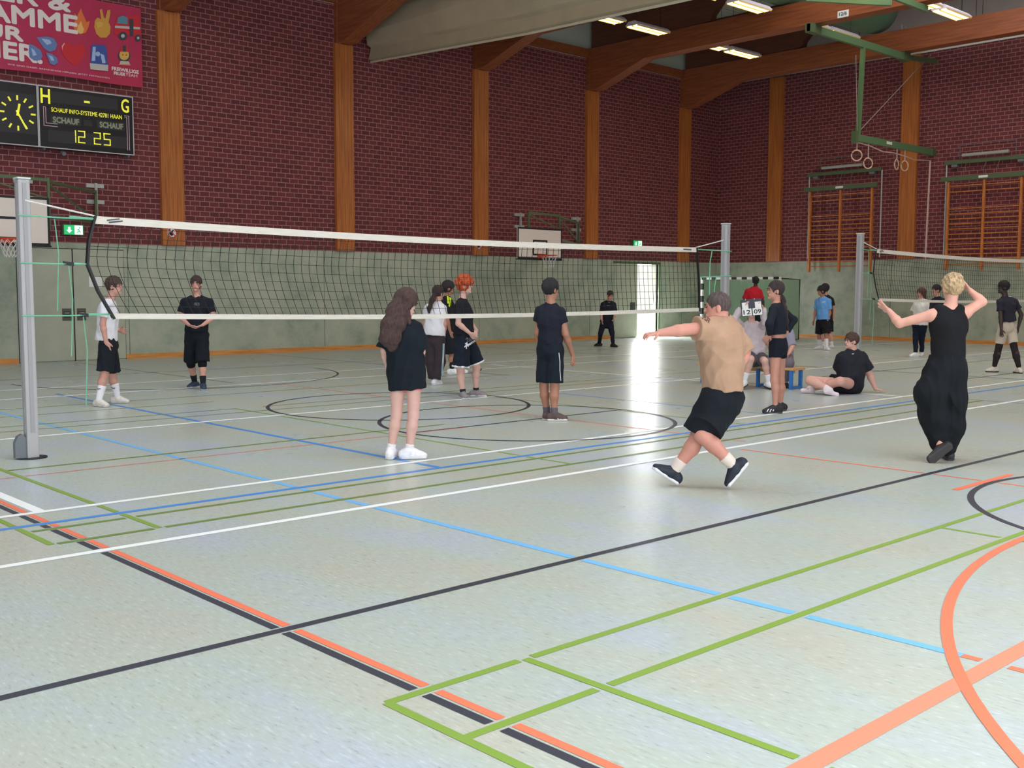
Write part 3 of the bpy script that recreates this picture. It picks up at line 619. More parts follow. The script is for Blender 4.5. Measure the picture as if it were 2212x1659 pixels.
# wall bars on the end wall --------------------------------------------------------
def wall_bars(v0, v1, lab):
    """v0 > v1 (left to right in the picture)"""
    t = thing('wall_bars', lab, 'wall bars', (X1-.2, (v0+v1)/2, 2.3), 'raised wooden wall bars')
    vm = (v0+v1)/2; x0, x1 = X1-.34, X1-.24
    for v in (v0, vm, v1): MB().box((x0, v-.035, 2.28), (x1, v+.035, 5.02)).build('upright', WOODBAR, t, bevel=.006)
    zs = [4.88, 4.70, 4.18]+[4.02-.155*k for k in range(11)]
    zs = [z for z in zs if z > 2.3]
    for a, b in ((v0, vm), (vm, v1)):
        for z in zs: MB().tube([(x0+.05, a-.02, z), (x0+.05, b+.02, z)], .018, 8).build('rung', WOODBAR, t, smooth=False)
    MB().bar((x0-.03, v0+.22, 5.10), (x0-.03, v1-.22, 5.10), .06, .13).build('carrier_beam', DGREEN, t)
    MB().box((x0-.07, vm-.14, 5.07), (x0-.062, vm+.14, 5.14)).build('name_plate', WHITE, t)
    MB().bar((X1-.15, v0+.22, 5.62), (X1-.15, v1-.22, 5.62), .08, .10).build('top_rail', DGREEN, t)
    MB().tube([(X1-.2, v0-.35, 5.82), (X1-.2, v1+.45, 5.82)], .05, 12).build('winding_tube', mat('winding_tube', (170, 172, 168), .4), t)
    for v in (v0+.18, v1-.22): MB().tube([(X1-.1, v, 2.75), (X1-.1, v, 5.6)], .022, 8).build('guide_tube', mat('guide_tube', (200, 204, 206), .4), t)
    m = MB()
    for v in (v0-.5, vm, vm-.4): m.tube([(X1-.2, v, 5.6), (X1-.3, v+.05, 5.35), (x0-.02, v, 5.15)], .008, 6)
    for v in (v0-.2, v1+.3): m.tube([(X1-.05, v, 5.62), (X1-.05, v, 6.15)], .01, 6)
    m.tube([(X1-.05, v0-.2, 6.15), (X1-.05, v1+.3, 6.15)], .01, 6)
    for v in (v0-.1, v1+.1): m.box((X1-.2, v-.09, 5.48), (X1-.02, v+.09, 5.56))
    m.build('fitting', GREY, t)
    MB().tube([(X1-.15, v0+.10, 2.3), (X1-.15, v0+.10, 4.6)], .03, 8).build('side_tube', GREY, t)
wall_bars(20.50, 18.20, 'wooden wall bars raised on the end wall, left set beside the middle post')
wall_bars(15.62, 13.40, 'wooden wall bars raised on the end wall, right set above the second net')

# ring frame -----------------------------------------------------------------------
t = thing('ring_frame', 'green steel hanging frame for gymnastic rings below the roof beams', 'frame', (29, 16.3, 6))
V = 16.3
MB().bar((26.0, V, 8.68), (31.35, V, 8.68), .10, .20).build('upper_beam', GREEN, t)
MB().bar((31.35, V, 8.68), (33.38, V+.0, 8.84), .09, .14).build('wall_arm', DGREEN, t)
MB().bar((28.88, V, 8.6), (28.74, V, 6.12), .11, .11).build('drop_post', GREEN, t)
MB().bar((28.55, V, 6.02), (33.3, V, 6.02), .11, .19).build('lower_beam', GREEN, t)
MB().box((30.3, V-.062, 5.99), (30.62, V-.056, 6.07)).build('name_plate', WHITE, t)
CST = mat('cable_steel', (160, 150, 150), .4)
for x in (26.2, 26.5, 31.1, 31.35): MB().tube([(x, V, 8.78), (x, V, 9.6)], .012, 6).build('hanger_rod', CST, t)
MB().tube([(28.85, V, 6.25), (33.0, V, 9.0)], .012, 6).build('stay_cable', CST, t); MB().tube([(28.6, V-.05, 6.2), (28.4, V-.05, 8.3)], .009, 6).build('stay_cable', CST, t)
for q in (((28.5, V-.08, 5.86), (28.62, V+.08, 6.2)), ((33.15, V-.1, 5.9), (33.37, V+.1, 6.12)), ((26.0, V-.1, 8.56), (26.5, V+.1, 8.8)), ((31.1, V-.1, 8.56), (31.5, V+.1, 8.8))): MB().box(*q).build('end_cap', DGREEN, t)
m = MB(); P = [(28.6, V, 5.90), (29.4, V, 5.86), (30.2, V, 5.76), (30.9, V, 5.78), (31.6, V, 5.74), (32.2, V, 5.68), (33.2, V, 5.74)]
m.tube(P, .016, 6).tube([(33.2, V, 5.74), (33.1, V, 2.6)], .03, 6); m.build('pull_rope', mat('pull_rope', (206, 176, 168), .8), t)
for k, (u, zt, an, wdt) in enumerate(((28.7, 5.92, .40, 1), (29.35, 5.92, .57, .75), (31.05, 5.92, .47, .3), (31.55, 5.92, .47, .6))):
    names_ = ('leftmost of the four hanging gymnastic rings', 'second gymnastic ring from the left under the frame', 'third gymnastic ring, hanging edge-on', 'rightmost of the four hanging gymnastic rings')
    rt = thing('gymnastic_ring', names_[k], 'ring', (u, V, zt), 'gymnastic rings')
    zc = zt-an; MB().bar((u, V, zt), (u+.0, V, zc+.13), .03, .012).build('strap', mat('strap', (196, 178, 172), .8), rt)
    a = 0.83+(1-wdt)*1.2; d = np.array([math.sin(a), -math.cos(a), 0])
    MB().tube([np.array([u, V, zc])+.15*(math.cos(q/24*6.2832)*d+math.sin(q/24*6.2832)*UP) for q in range(24)], .019, 8, closed=True).build('loop', mat('ring_wood', (216, 184, 160), .5), rt, smooth=True)
# second frame part at the top right
for (q0, q1, lb) in (((1925, 6), (1740, -4), 'long green rail hanging under the roof at the top picture edge'), ((2002, 20), (1930, -8), 'short green rail hanging beside the lamp at the top right')):
    a_, b_ = onz(q0[0], q0[1], 8.66), onz(q1[0], q1[1], 8.66)
    m = MB().bar(a_, b_, .08, .15).tube([a_+UP*.05, (a_[0], a_[1], ZC)], .012, 6).tube([b_+UP*.05, (b_[0], b_[1], ZC)], .012, 6)
    setp(m.build('hanging_rail', GREEN), lb, 'rail', 'hanging rails')
# 12/6 sign on the beam
c = onu(1806, 42, 26.39-.23); t = thing('number_sign', 'small white sign reading 12/6 on the roof beam', 'sign', c)
a = onu(1809, 38, 26.15); b = onu(1833, 20, 26.15)
MB().box((26.15, b[1], a[2]-.02), (26.165, a[1], b[2])).build('plate', WHITE, t)
text_mesh('12/6', (26.148, a[1]-.05, a[2]+.03), (0, -1, 0), (0, 0, 1), a[1]-b[1]-.1, (b[2]-a[2])*.55, 0, 'lettering', GREY, t, .006)

# nets and posts -------------------------------------------------------------------
NV = 10.65
def post(u, zt, lab, base=True):
    t = thing('net_post', lab, 'post', (u, NV, 0), 'volleyball net posts')
    m = MB(); m.box((u-.055, NV-.055, 0.0), (u+.055, NV+.055, zt-.015)); m.build('shaft', ALU, t, bevel=.012)
    MB().box((u-.018, NV-.062, .25), (u+.018, NV-.055, zt-.05)).box((u-.062, NV-.018, .25), (u-.055, NV+.018, zt-.05)).build('groove', mat('groove', (158, 156, 160), .5), t)
    MB().box((u-.06, NV-.06, zt-.015), (u+.06, NV+.06, zt)).build('cap', mat('post_cap', (214, 220, 222), .4), t)
    MB().tube([(u, NV, 0.002), (u, NV, .010)], .14, 24).build('floor_socket', BLACK, t)
    if base: MB().prism([(u-.16, NV-.03, .01), (u-.16, NV-.03, .16), (u-.13, NV-.03, .22), (u-.09, NV-.03, .24), (u-.056, NV-.03, .2), (u-.056, NV-.03, .01)], (0, .06, 0)).build('winch_cover', GREY, t)
    return t
post(3.60, 2.66, 'tall grey net post standing at the left edge of the near volleyball net')
post(14.68, 2.72, 'grey net post behind the man in the tan shirt')
post(18.98, 2.72, 'grey net post of the second court behind the sitting man', False)
def net(u0, u1, zt, lab, dark, pl, pr, left_sag=True, cell=.1):
    t = thing('volleyball_net', lab, 'net', (u0, NV, zt-1), 'volleyball nets')
    L = u1-u0
    def top(f): return zt-.05*math.sin(math.pi*f)-(.03*f)
    def bot(f): return top(f)-.985
    def pos(f, g):        # f along, g 0 top .. 1 bottom
        sag = (-.10*math.sin(math.pi*min(1, g*1.0))*(1-f)**3 if g < .5 else -.10*math.sin(math.pi*g)*(1-f)**3+.0)
        lean = .26*max(0, g-.45)*(1-f)**1.2 + .10*f**3*math.sin(math.pi*g*.5)
        return np.array([u0+f*L+sag+lean, NV+.05*math.sin(math.pi*f)*math.sin(math.pi*g)*(1 if dark else .5), top(f)+(bot(f)-top(f))*g])
    m = MB(); nx = int(L/cell); nz = 10; th = .0045
    G = [[pos(i/nx, j/nz) for j in range(nz+1)] for i in range(nx+1)]
    for i in range(1, nx):
        for j in range(nz): m.bar(G[i][j], G[i][j+1], th)
    for j in range(1, nz):
        for i in range(nx): m.bar(G[i][j], G[i+1][j], th)
    m.build('net_mesh', STRING, t)
    def tape(name, g, h0, h1, mm):
        tm = MB(); n = 40; vs = []
        for i in range(n+1):
            p = pos(i/n, g)
            for dz in (h0, h1):
                for dy in (-.006, .006): vs.append((p[0], p[1]+dy, p[2]+dz))
        fs = []
        for i in range(n):
            a = 4*i; fs += [(a, a+2, a+6, a+4), (a+1, a+5, a+7, a+3), (a, a+4, a+5, a+1), (a+2, a+3, a+7, a+6)]
        fs += [(0, 1, 3, 2), (4*n, 4*n+2, 4*n+3, 4*n+1)]
        tm.add(vs, fs); return tm.build(name, mm, t)
    tp = tape('top_tape', 0, -.075, .0, TAPE); tape('bottom_tape', 1, -.03, .025, TAPE)
    sm = MB().tube([pos(0, 0)+np.array([.02, -.009, -.035]), pos(0, 0)+np.array([L, -.0, -.035])], .004, 4)
    for f, lbl in ((0.0, 'left'), (1.0, 'right')):
        pts = [pos(f, g)+np.array([0, -.004, 0]) for g in (0, .25, .48, .75, 1.03)]
        b = MB()
        for a_, b_ in zip(pts, pts[1:]): b.bar(a_, b_, .012 if not dark else .045 if f == 0 else .03, .02, up=(0, 1, 0)) if dark is False else b.bar(a_, b_, .022 if f == 0 else .02, .05 if f == 0 else .035, up=(0, 1, 0))
        b.build('side_band', BLACK, t)
    # ropes
    r = MB().tube([pos(0, 0), np.array([pl, NV-.06, zt+.11])], .009, 6).tube([pos(1, 0), np.array([pr, NV, zt+.12])], .009, 6); r.build('tension_rope', ROPEW, t)
    for g in (.0, .48, .985):
        p = pos(0, g)+np.array([0, 0, -.03 if g == 0 else 0]); q = np.array([pl-.07, NV-.07, p[2]+.0])
        r = MB().tube([q, (p+q)/2+np.array([0, 0, -.005]), p], .008, 6); r.tube([p+np.array([-.25, 0, .01]), p], .014 if g == 0 else .009, 6)
        pq = np.array([pl+.28+.25*g, NV-.02, p[2]])
        r.tube([pq, pq+np.array([.03, .0, -.35]), pq+np.array([.0, 0, -.9])], .006, 5); ro = r.build('mint_rope', ROPEG, t)
        MB().obox(pq, (.05, 0, -.005), (0, .01, 0), (0, 0, .018)).build('buckle', BLACK, ro)
        p = pos(1, g)+np.array([0, 0, -.03 if g == 0 else 0]); q = np.array([pr+.06, NV-.07, p[2]-.04*(g == 0)+.03])
        r = MB().tube([p, q], .010, 6); pq = p+(q-p)*(.45 if g < .4 else .55); r.tube([pq, pq+np.array([-.05, 0, -.2]), pq+np.array([-.06, 0, -1.15+g*.4])], .009, 5)
        if g < .9: r.build('mint_rope', ROPEG, t)
    lg = MB(); c = pos(0.012, 0)+np.array([0, -.010, -.035])
    lg.bar(c, c+np.array([.13, 0, .02]), .012, .004, up=(0, 1, 0)).bar(c+np.array([.02, 0, -.02]), c+np.array([.16, 0, .0]), .014, .004, up=(0, 1, 0)); c = pos(.965, 0)+np.array([0, -.010, -.035])
    lg.bar(c, c+np.array([.2, 0, .0]), .02, .004, up=(0, 1, 0)); lg.build('maker_mark', mat('mark_dark', (70, 74, 80), .6), tp)
net(4.28, 13.90, 2.335, 'near volleyball net with white tapes between the left and middle posts', True, 3.60, 14.68)
net(19.60, 28.7, 2.44, 'second volleyball net at the right edge behind the blond player', False, 18.98, 29.6)

# handball goal ---------------------------------------------------------------------
gu = 29.8; g0, g1 = 22.55, 19.50; gz = 2.08
t = thing('handball_goal', 'black and white striped handball goal with green net before the end wall', 'goal', (gu, 21, 0))
def striped(name, a, b):
    m = MB(); a = np.array(a, float); b = np.array(b, float); n = max(4, int(round(np.linalg.norm(b-a)/.2)))
    for i in range(n): m.bar(a+(b-a)*i/n, a+(b-a)*(i+1)/n, .08, .08, i % 2)
    return m.build(name, [BLACK, WHITE], t)
striped('crossbar', (gu, g0, gz-.04), (gu, g1, gz-.04)); striped('goal_post', (gu, g0, 0), (gu, g0, gz)); striped('goal_post', (gu, g1, 0), (gu, g1, gz))
m = MB()
for v in (g0, g1): m.tube([(gu, v, gz-.05), (gu+1.18, v, gz-.08), (gu+1.18, v, .05), (gu, v, .05)], .02, 6)
m.tube([(gu+1.18, g0, .05), (gu+1.18, g1, .05)], .02, 6).tube([(gu+.4, g0+.2, 1.75), (gu+.4, g0, 1.75)], .02, 6); m.build('rear_frame', BLACK, t)
NETG = mat('green_goal_net', (150, 180, 154), .85, alpha=.93, noise=.12, nscale=30)
m = MB(); k = 14
vs = [(gu+1.15+.04*math.sin(i*1.9+z), g0+(g1-g0)*i/k, z) for i in range(k+1) for z in (0.03, .7, 1.4, gz-.1)]
fs = [(i*4+j, i*4+j+1, (i+1)*4+j+1, (i+1)*4+j) for i in range(k) for j in range(3)]
m.add(vs, fs)
for v in (g0, g1): m.add([(gu+.03, v, .03), (gu+1.15, v, .03), (gu+1.15, v, gz-.1), (gu+.03, v, gz-.06)], [(0, 1, 2, 3)])
m.build('net', NETG, t)

# bench -----------------------------------------------------------------------------
BL = mat('bench_blue', (52, 120, 196), .4); BW = mat('bench_wood', (206, 160, 108), .45)
bx0, bx1, by0, by1, hb = 15.36, 15.68, 9.74, 11.70, .36
t = thing('bench', 'low wooden gym bench with blue steel legs under the seated people', 'bench', (15.5, 10.7, 0))
MB().box((bx0-.02, by0, hb-.045), (bx1+.02, by1, hb)).build('seat', BW, t, bevel=.006)
MB().box((15.50, by0+.1, hb-.10), (15.56, by1-.1, hb-.046)).build('under_beam', BW, t)
for y in (by0+.06, by0+.70, by1-.1):
    for x in (bx0+.02, bx1-.02): MB().bar((x, y, 0), (x, y, hb-.046), .05).build('leg', BL, t)
    MB().bar((bx0+.045, y, .03), (bx1-.045, y, .03), .04).build('foot_bar', BL, t)

# ==================================================================== people
class Vol:
    """implicit surface volume, polygonised with surface nets"""
    def __init__(s, vox): s.vox = vox; s.p = []; s.cuts = []
    def seg(s, a, b, ra, rb, k=.02, sub=False, flat_a=False, flat_b=False):
        s.p.append(('s', np.array(a, float), np.array(b, float), ra, rb, k, sub, flat_a, flat_b)); return s
    def eseg(s, a, b, ra, rb, lat, fr, k=.03, sub=False, flat_a=False, flat_b=False):
        s.p.append(('e', np.array(a, float), np.array(b, float), ra, rb, k, sub, flat_a, flat_b, np.array(lat), np.array(fr))); return s
    def ell(s, c, ax, r, k=.02, sub=False): s.p.append(('o', np.array(c, float), np.array(ax), np.array(r, float), None, k, sub)); return s
    def half(s, n, c): s.cuts.append((np.array(n, float), float(c))); return s        # keep n.p < c
    def mesh(s, fold=0.0, seed=0, fscale=1.0):
        vx = s.vox; lo = []; hi = []
        for p in s.p:
            if p[0] == 's': r = max(p[3], p[4]); a, b = np.minimum(p[1], p[2])-r, np.maximum(p[1], p[2])+r
            elif p[0] == 'e': r = max(p[3][0], p[4][0], p[3][1], p[4][1]); a, b = np.minimum(p[1], p[2])-r, np.maximum(p[1], p[2])+r
            else: r = max(p[3]); a, b = p[1]-r, p[1]+r
            lo.append(a-p[5]-2*vx); hi.append(b+p[5]+2*vx)
        adds = [i for i, p in enumerate(s.p) if not p[6]]
        g0 = np.min([lo[i] for i in adds], 0)-3*vx; g1 = np.max([hi[i] for i in adds], 0)+3*vx
        n = np.ceil((g1-g0)/vx).astype(int)+1
        F = np.full(n, 1.0, np.float32)
        for i, p in enumerate(s.p):
            i0 = np.maximum(0, np.floor((lo[i]-g0)/vx).astype(int)); i1 = np.minimum(n, np.ceil((hi[i]-g0)/vx).astype(int)+1)
            if (i1 <= i0).any(): continue
            X = [(g0[d]+vx*np.arange(i0[d], i1[d])).astype(np.float32) for d in range(3)]
            x, y, z = np.meshgrid(*X, indexing='ij', sparse=True)
            if p[0] == 'o':
                c, ax, r = p[1], p[2], p[3]; dx, dy, dz = x-c[0], y-c[1], z-c[2]
                q = [(dx*A[0]+dy*A[1]+dz*A[2]) for A in ax]
                k0 = np.sqrt(sum((q[j]/r[j])**2 for j in range(3))+1e-9); k1 = np.sqrt(sum((q[j]/r[j]**2)**2 for j in range(3))+1e-9)
                d = k0*(k0-1)/k1
            else:
                a, b = p[1], p[2]; ab = b-a; L2 = max(1e-9, ab@ab); L = math.sqrt(L2)
                dx, dy, dz = x-a[0], y-a[1], z-a[2]; t0 = (dx*ab[0]+dy*ab[1]+dz*ab[2])/L2; t = np.clip(t0, 0, 1)
                if p[0] == 's':
                    d = np.sqrt((dx-t*ab[0])**2+(dy-t*ab[1])**2+(dz-t*ab[2])**2)-(p[3]+(p[4]-p[3])*t)
                else:
                    lat, fr = p[9], p[10]; ex, ey, ez = dx-t*ab[0], dy-t*ab[1], dz-t*ab[2]
                    rl = p[3][0]+(p[4][0]-p[3][0])*t; rd = p[3][1]+(p[4][1]-p[3][1])*t
                    pl = ex*lat[0]+ey*lat[1]+ez*lat[2]; pf = ex*fr[0]+ey*fr[1]+ez*fr[2]; nn = np.cross(lat, fr); pn = ex*nn[0]+ey*nn[1]+ez*nn[2]
                    mr = np.minimum(rl, rd)
                    qq = np.sqrt((pl/rl)**2+(pf/rd)**2+(pn/mr)**2+1e-9); d = (qq-1)*mr
                if p[7]: d = np.maximum(d, -t0*L)
                if p[8]: d = np.maximum(d, (t0-1)*L)
            sl = tuple(slice(i0[j], i1[j]) for j in range(3)); G = F[sl]; k = p[5]
            if p[6]:
                h = np.clip(.5-.5*(G+d)/k, 0, 1); F[sl] = G*(1-h)+(-d)*h+k*h*(1-h)
            else:
                h = np.clip(.5+.5*(G-d)/k, 0, 1); F[sl] = G*(1-h)+d*h-k*h*(1-h)
        xs = [(g0[d]+vx*np.arange(n[d])).astype(np.float32) for d in range(3)]
        x, y, z = np.meshgrid(*xs, indexing='ij', sparse=True)
        for nn, c in s.cuts: F = np.maximum(F, x*nn[0]+y*nn[1]+z*nn[2]-c)
        if fold:
            rs = np.random.RandomState(seed); A = 0
            wp = .35*np.sin(x*9+z*7+seed)+.35*np.sin(y*8-z*9+seed*2)
            for q in range(6):
                kx = rs.randn(3)*np.array([17, 17, 11])*fscale; A = A+(-.64+np.abs(np.sin(x*kx[0]+y*kx[1]+z*kx[2]+wp*2.2+rs.rand()*6.28)))*(1 if q < 4 else .6)
            F = F+np.where(F < .2, (fold*A*.95).astype(np.float32), 0)
        ins = F < 0
        c = [ins[i:n[0]-1+i, j:n[1]-1+j, k:n[2]-1+k] for i in (0, 1) for j in (0, 1) for k in (0, 1)]
        sm = sum(q.astype(np.int8) for q in c); act = (sm > 0) & (sm < 8)
        I = np.argwhere(act); m = len(I)
        if m == 0: return [], []
        idm = np.full(act.shape, -1, np.int32); idm[act] = np.arange(m)
        off = np.array([(i, j, k) for i in (0, 1) for j in (0, 1) for k in (0, 1)])
        V = np.stack([F[I[:, 0]+o[0], I[:, 1]+o[1], I[:, 2]+o[2]] for o in off], 1)
        acc = np.zeros((m, 3)); cnt = np.zeros(m)
        for a in range(8):
            for b in range(a+1, 8):
                if np.abs(off[a]-off[b]).sum() != 1: continue
                va, vb = V[:, a], V[:, b]; msk = (va < 0) != (vb < 0)
                t = np.where(msk, va/np.where(msk, va-vb, 1), 0)
                acc += (off[a]+t[:, None]*(off[b]-off[a]))*msk[:, None]; cnt += msk
        P = g0+vx*(I+acc/cnt[:, None])
        faces = []
        for ax in range(3):
            o = [0, 0, 0]; s0 = [slice(1, n[d]-1) for d in range(3)]; s0[ax] = slice(0, n[ax]-1); s1 = list(s0); s1[ax] = slice(1, n[ax])
            a = ins[tuple(s0)]; b = ins[tuple(s1)]; E_ = np.argwhere(a != b); 
            if len(E_) == 0: continue
            base = E_.copy()
            for d in range(3):
                if d != ax: base[:, d] += 1
            u, v = [d for d in range(3) if d != ax]
            def g(du, dv):
                q = base.copy(); q[:, u] -= du; q[:, v] -= dv; return idm[q[:, 0], q[:, 1], q[:, 2]]
            quad = np.stack([g(0, 0), g(1, 0), g(1, 1), g(0, 1)], 1)
            fl = a[tuple(E_.T)]; 
            if ax == 1: fl = ~fl
            quad[~fl] = quad[~fl][:, ::-1]; faces.append(quad)
        fc = np.concatenate(faces); fc = fc[(fc >= 0).all(1)]
        return P, fc
    def build(s, name, mt, parent, fold=0.0, seed=0, fscale=1.0):
        P, fc = s.mesh(fold, seed, fscale)
        if len(P) == 0: return None
        off = np.zeros(3); q = parent
        while q is not None: off = off+np.array(q.location, float); q = q.parent
        me = bpy.data.meshes.new(name); P = (P-off).astype(np.float32)
        me.vertices.add(len(P)); me.vertices.foreach_set('co', P.ravel())
        me.loops.add(len(fc)*4); me.loops.foreach_set('vertex_index', fc.ravel().astype(np.int32))
        me.polygons.add(len(fc)); me.polygons.foreach_set('loop_start', np.arange(0, len(fc)*4, 4, dtype=np.int32)); me.polygons.foreach_set('loop_total', np.full(len(fc), 4, np.int32))
        me.update(calc_edges=True); me.polygons.foreach_set('use_smooth', np.ones(len(fc), bool))
        me.materials.append(mt); o = bpy.data.objects.new(name, me); COL.objects.link(o); o.parent = parent
        return o

def nrm(v): v = np.array(v, float); return v/np.linalg.norm(v)
def dirv(deg, pitch=0):
    """0 toward the camera, 90 picture right, 180 away, 270 picture left"""
    a = math.radians(deg); h = -FH*math.cos(a)+RH*math.sin(a); p = math.radians(pitch); return h*math.cos(p)+UP*math.sin(p)
def skinm(rgb): return mat('skin_%d_%d_%d' % rgb, rgb, .55, noise=.05, nscale=12)
def cloth(rgb): return mat('cloth_%d_%d_%d' % rgb, rgb, .88, noise=.10, nscale=5, bump=.5, bscale=9, spec=.3)
def hairm(rgb): return mat('hair_%d_%d_%d' % rgb, rgb, .65, noise=.5, nscale=26, bump=.8, bscale=60, stretch=(2.2, 2.2, .5))

def hand(V, wr, d, pn, side, s, curl=.35, spread=.12):
    """palm, four fingers and a thumb; d hand direction, pn palm normal, side +-1 thumb side"""
    d = nrm(d); pn = np.array(pn, float); pn = nrm(pn-d*(pn@d)); w_ = np.cross(d, pn)*side
    pc = wr+d*.045*s
    V.eseg(wr+d*.015*s, wr+d*.075*s, (.027*s, .016*s), (.038*s, .014*s), w_, pn, .012)
    for i, (o, L) in enumerate(((.030, .068), (.010, .076), (-.010, .072), (-.029, .056))):
        b = wr+d*.082*s+w_*o*s; f1 = nrm(d+w_*spread*(o/.03)); f2 = nrm(f1+pn*curl); f3 = nrm(f1+pn*curl*2.4)
        m1 = b+f1*L*.42*s; m2 = m1+f2*L*.33*s; m3 = m2+f3*L*.27*s
        V.seg(b-d*.01, m1, .0095*s, .0088*s, .006).seg(m1, m2, .0088*s, .008*s, .004).seg(m2, m3, .008*s, .007*s, .004)
    b = wr+d*.025*s+w_*.024*s; t1 = b+nrm(d*.7+w_*.8+pn*.2)*.042*s; t2 = t1+nrm(d+w_*.35+pn*(curl+.1))*.034*s
    V.seg(b, t1, .013*s, .0105*s, .008).seg(t1, t2, .0105*s, .0085*s, .004)

def person(label, feet, body, face, J, skin, hair, top, bottom, shoes, socks=None, vox=.010, build=1.0, fpitch=0, hs=1.0, grp=None, D=None, hands=True, loose=1.0, seed=1, headscale=1.08, extras=None):
    """feet: two (px,py,angle[,lift,tilt]) sole centres; J: joints in photo px with depth offset"""
    fw = []
    for f in feet:
        fw.append(onz(f[0], f[1], 0.0) if f is not None else None)
    if D is None: D = float(np.mean([(p-CP)@FH for p in fw if p is not None]))
    def pt(q, dflt=0.0): return atd(q[0], q[1], D+(q[2] if len(q) > 2 else dflt))
    bf = dirv(body); lat = np.cross(bf, UP); sgn = 1 if lat@RH > 0 else -1          # lat: the figure's right-hand side
    latc = lat@FH                                                                 # depth component of the lateral axis
    # joint A is picture-left (or nearer in profile)
    def side_depth(wd):
        if abs(lat@RH) < .35: return (-wd, wd)
        s_ = (lat@FH)*(1 if lat@RH > 0 else -1); return (-wd*s_, wd*s_)
    sd = side_depth(.17*build); hd = side_depth(.09)
    hdv = J.get('dd', 0)
    neck = pt(J['neck'], hdv); head = pt(J['head'], hdv)
    sh = [pt(q, sd[i]+hdv) for i, q in enumerate(J['sh'])]
    hp = [pt(q, hd[i]) for i, q in enumerate(J['hip'])]
    el = [pt(q, sd[i]*1.15+hdv) for i, q in enumerate(J['el'])]; wr = [pt(q, sd[i]*1.1+hdv) for i, q in enumerate(J['wr'])]
    an = []; fd = []; fu = []
    for i, f in enumerate(feet):
        if f is None:
            q_ = J['fa'][i]; an.append(pt(J['an'][i])); fd.append((dirv(q_[0], q_[1]), None)); fu.append(dirv(*q_[2]) if len(q_) > 2 else None); continue
        d = dirv(f[2]); fd.append((d, 0)); fu.append(None); an.append(fw[i]-d*.07+UP*.095)
    ad = [(a-CP)@FH-D for a in an]
    kn = [pt(q, .5*(hd[i]+ad[i])) for i, q in enumerate(J['kn'])]
    SK = skinm(skin)
    loc = np.array([(an[0]+an[1])[0]/2, (an[0]+an[1])[1]/2, 0.0])
    t = thing('person', label, 'person', loc, grp)
    b = build; V = Vol(vox)
    pel = (hp[0]+hp[1])/2; chest = (sh[0]+sh[1])/2; upd = nrm(chest-pel); latv = nrm(sh[1]-sh[0]) if np.linalg.norm(sh[1]-sh[0]) > .12 else lat
    latv = nrm(latv-upd*(latv@upd)); fr = np.cross(upd, latv); 
    if fr@bf < 0: fr = -fr
    sw = max(.15, min(.24, np.linalg.norm(sh[1]-sh[0])/2+.02)); 
    c1 = chest-upd*.09; wst = pel+(chest-pel)*.42; 
    for i in (0, 1): V.seg(chest-upd*.01, sh[i]-upd*.012, .055*b, .048*b, .04).seg(neck-UP*.02, sh[i]-upd*.005, .042, .044*b, .03)
    V.eseg(chest-upd*.02, c1-upd*.06, (sw*.80, .085*b), (.150*b, .105*b), latv, fr, .05)
    V.eseg(c1-upd*.06, wst, (.15*b, .105*b), (.125*b, .095*b), latv, fr, .04)
    V.eseg(wst, pel-upd*.02, (.125*b, .095*b), (.15*b, .11*b), latv, fr, .05)
    hf = dirv(face, fpitch); hu = nrm(UP-hf*(UP@hf)); hr = np.cross(hf, hu); A = (hr, hf, hu); q = headscale
    V.seg(neck-UP*.03, head-hf*.015-hu*.03, .058*min(b, 1.15), .05*min(b, 1.1), .03)
    V.ell(head+hu*.022*q-hf*.008, A, (.073*q, .092*q, .094*q), .02)
    V.ell(head-hu*.058*q+hf*.026*q, A, (.052*q, .058*q, .056*q), .03)
    V.seg(head+hf*.080*q+hu*.012*q, head+hf*.093*q-hu*.020*q, .006*q, .0105*q, .010)
    V.seg(head+hf*.080*q-hr*.022*q-hu*.055*q, head+hf*.080*q+hr*.022*q-hu*.055*q, .010*q, .010*q, .010)
    V.ell(head+hf*.076*q-hu*.092*q, A, (.022, .018, .018), .015)
    for s_ in (-1, 1):
        V.ell(head+hr*s_*.076*q-hu*.012*q-hf*.008, A, (.010*q, .018*q, .032*q), .006)
        V.ell(head+hf*.094*q+hr*s_*.031*q+hu*.008*q, A, (.017*q, .012*q, .011*q), .012, sub=True)
    for i in (0, 1):
        V.seg(sh[i], el[i], .050*b, .040*b, .03); m_ = el[i]+(wr[i]-el[i])*.3
        V.seg(el[i], m_, .039*b, .040*b, .02).seg(m_, wr[i], .040*b, .026*min(b, 1.15), .02)
        hd_ = J.get('hd', (None, None))[i]
        d = nrm(wr[i]-el[i]) if hd_ is None else nrm(pt(hd_, sd[i])-wr[i] if len(hd_) < 3 else pt(hd_)-wr[i])
        pn = J.get('pn', (None, None))[i]; pn = (fr*.25+(-1 if i == 1 else 1)*latv) if pn is None else dirv(*pn)
        cu = J.get('curl', (.35, .35))[i]
        if hands: hand(V, wr[i], d, pn, J.get('ts', (1, 1))[i], hs, cu, J.get('spread', (.12, .12))[i])
        g = kn[i]; a_ = an[i]
        V.seg(hp[i], g, .088*b, .056*b, .04); cm_ = g+(a_-g)*.32; bk = nrm(-bf)*.012
        V.seg(g, cm_+bk, .054*b, .056*b, .025).seg(cm_+bk, a_, .055*b, .035*min(b, 1.1), .025)
        d_ = fd[i][0]; u_ = UP if fd[i][1] is not None else (nrm(UP-d_*(UP@d_)) if fu[i] is None else nrm(fu[i]-d_*(fu[i]@d_)))
        V.seg(a_-u_*.01, a_+d_*(.06 if shoes else .10)-u_*.045, .033, .026, .02)
    V.build('body', SK, t)
    # face details
    fm_ = MB(); vis = hf@(-FH)
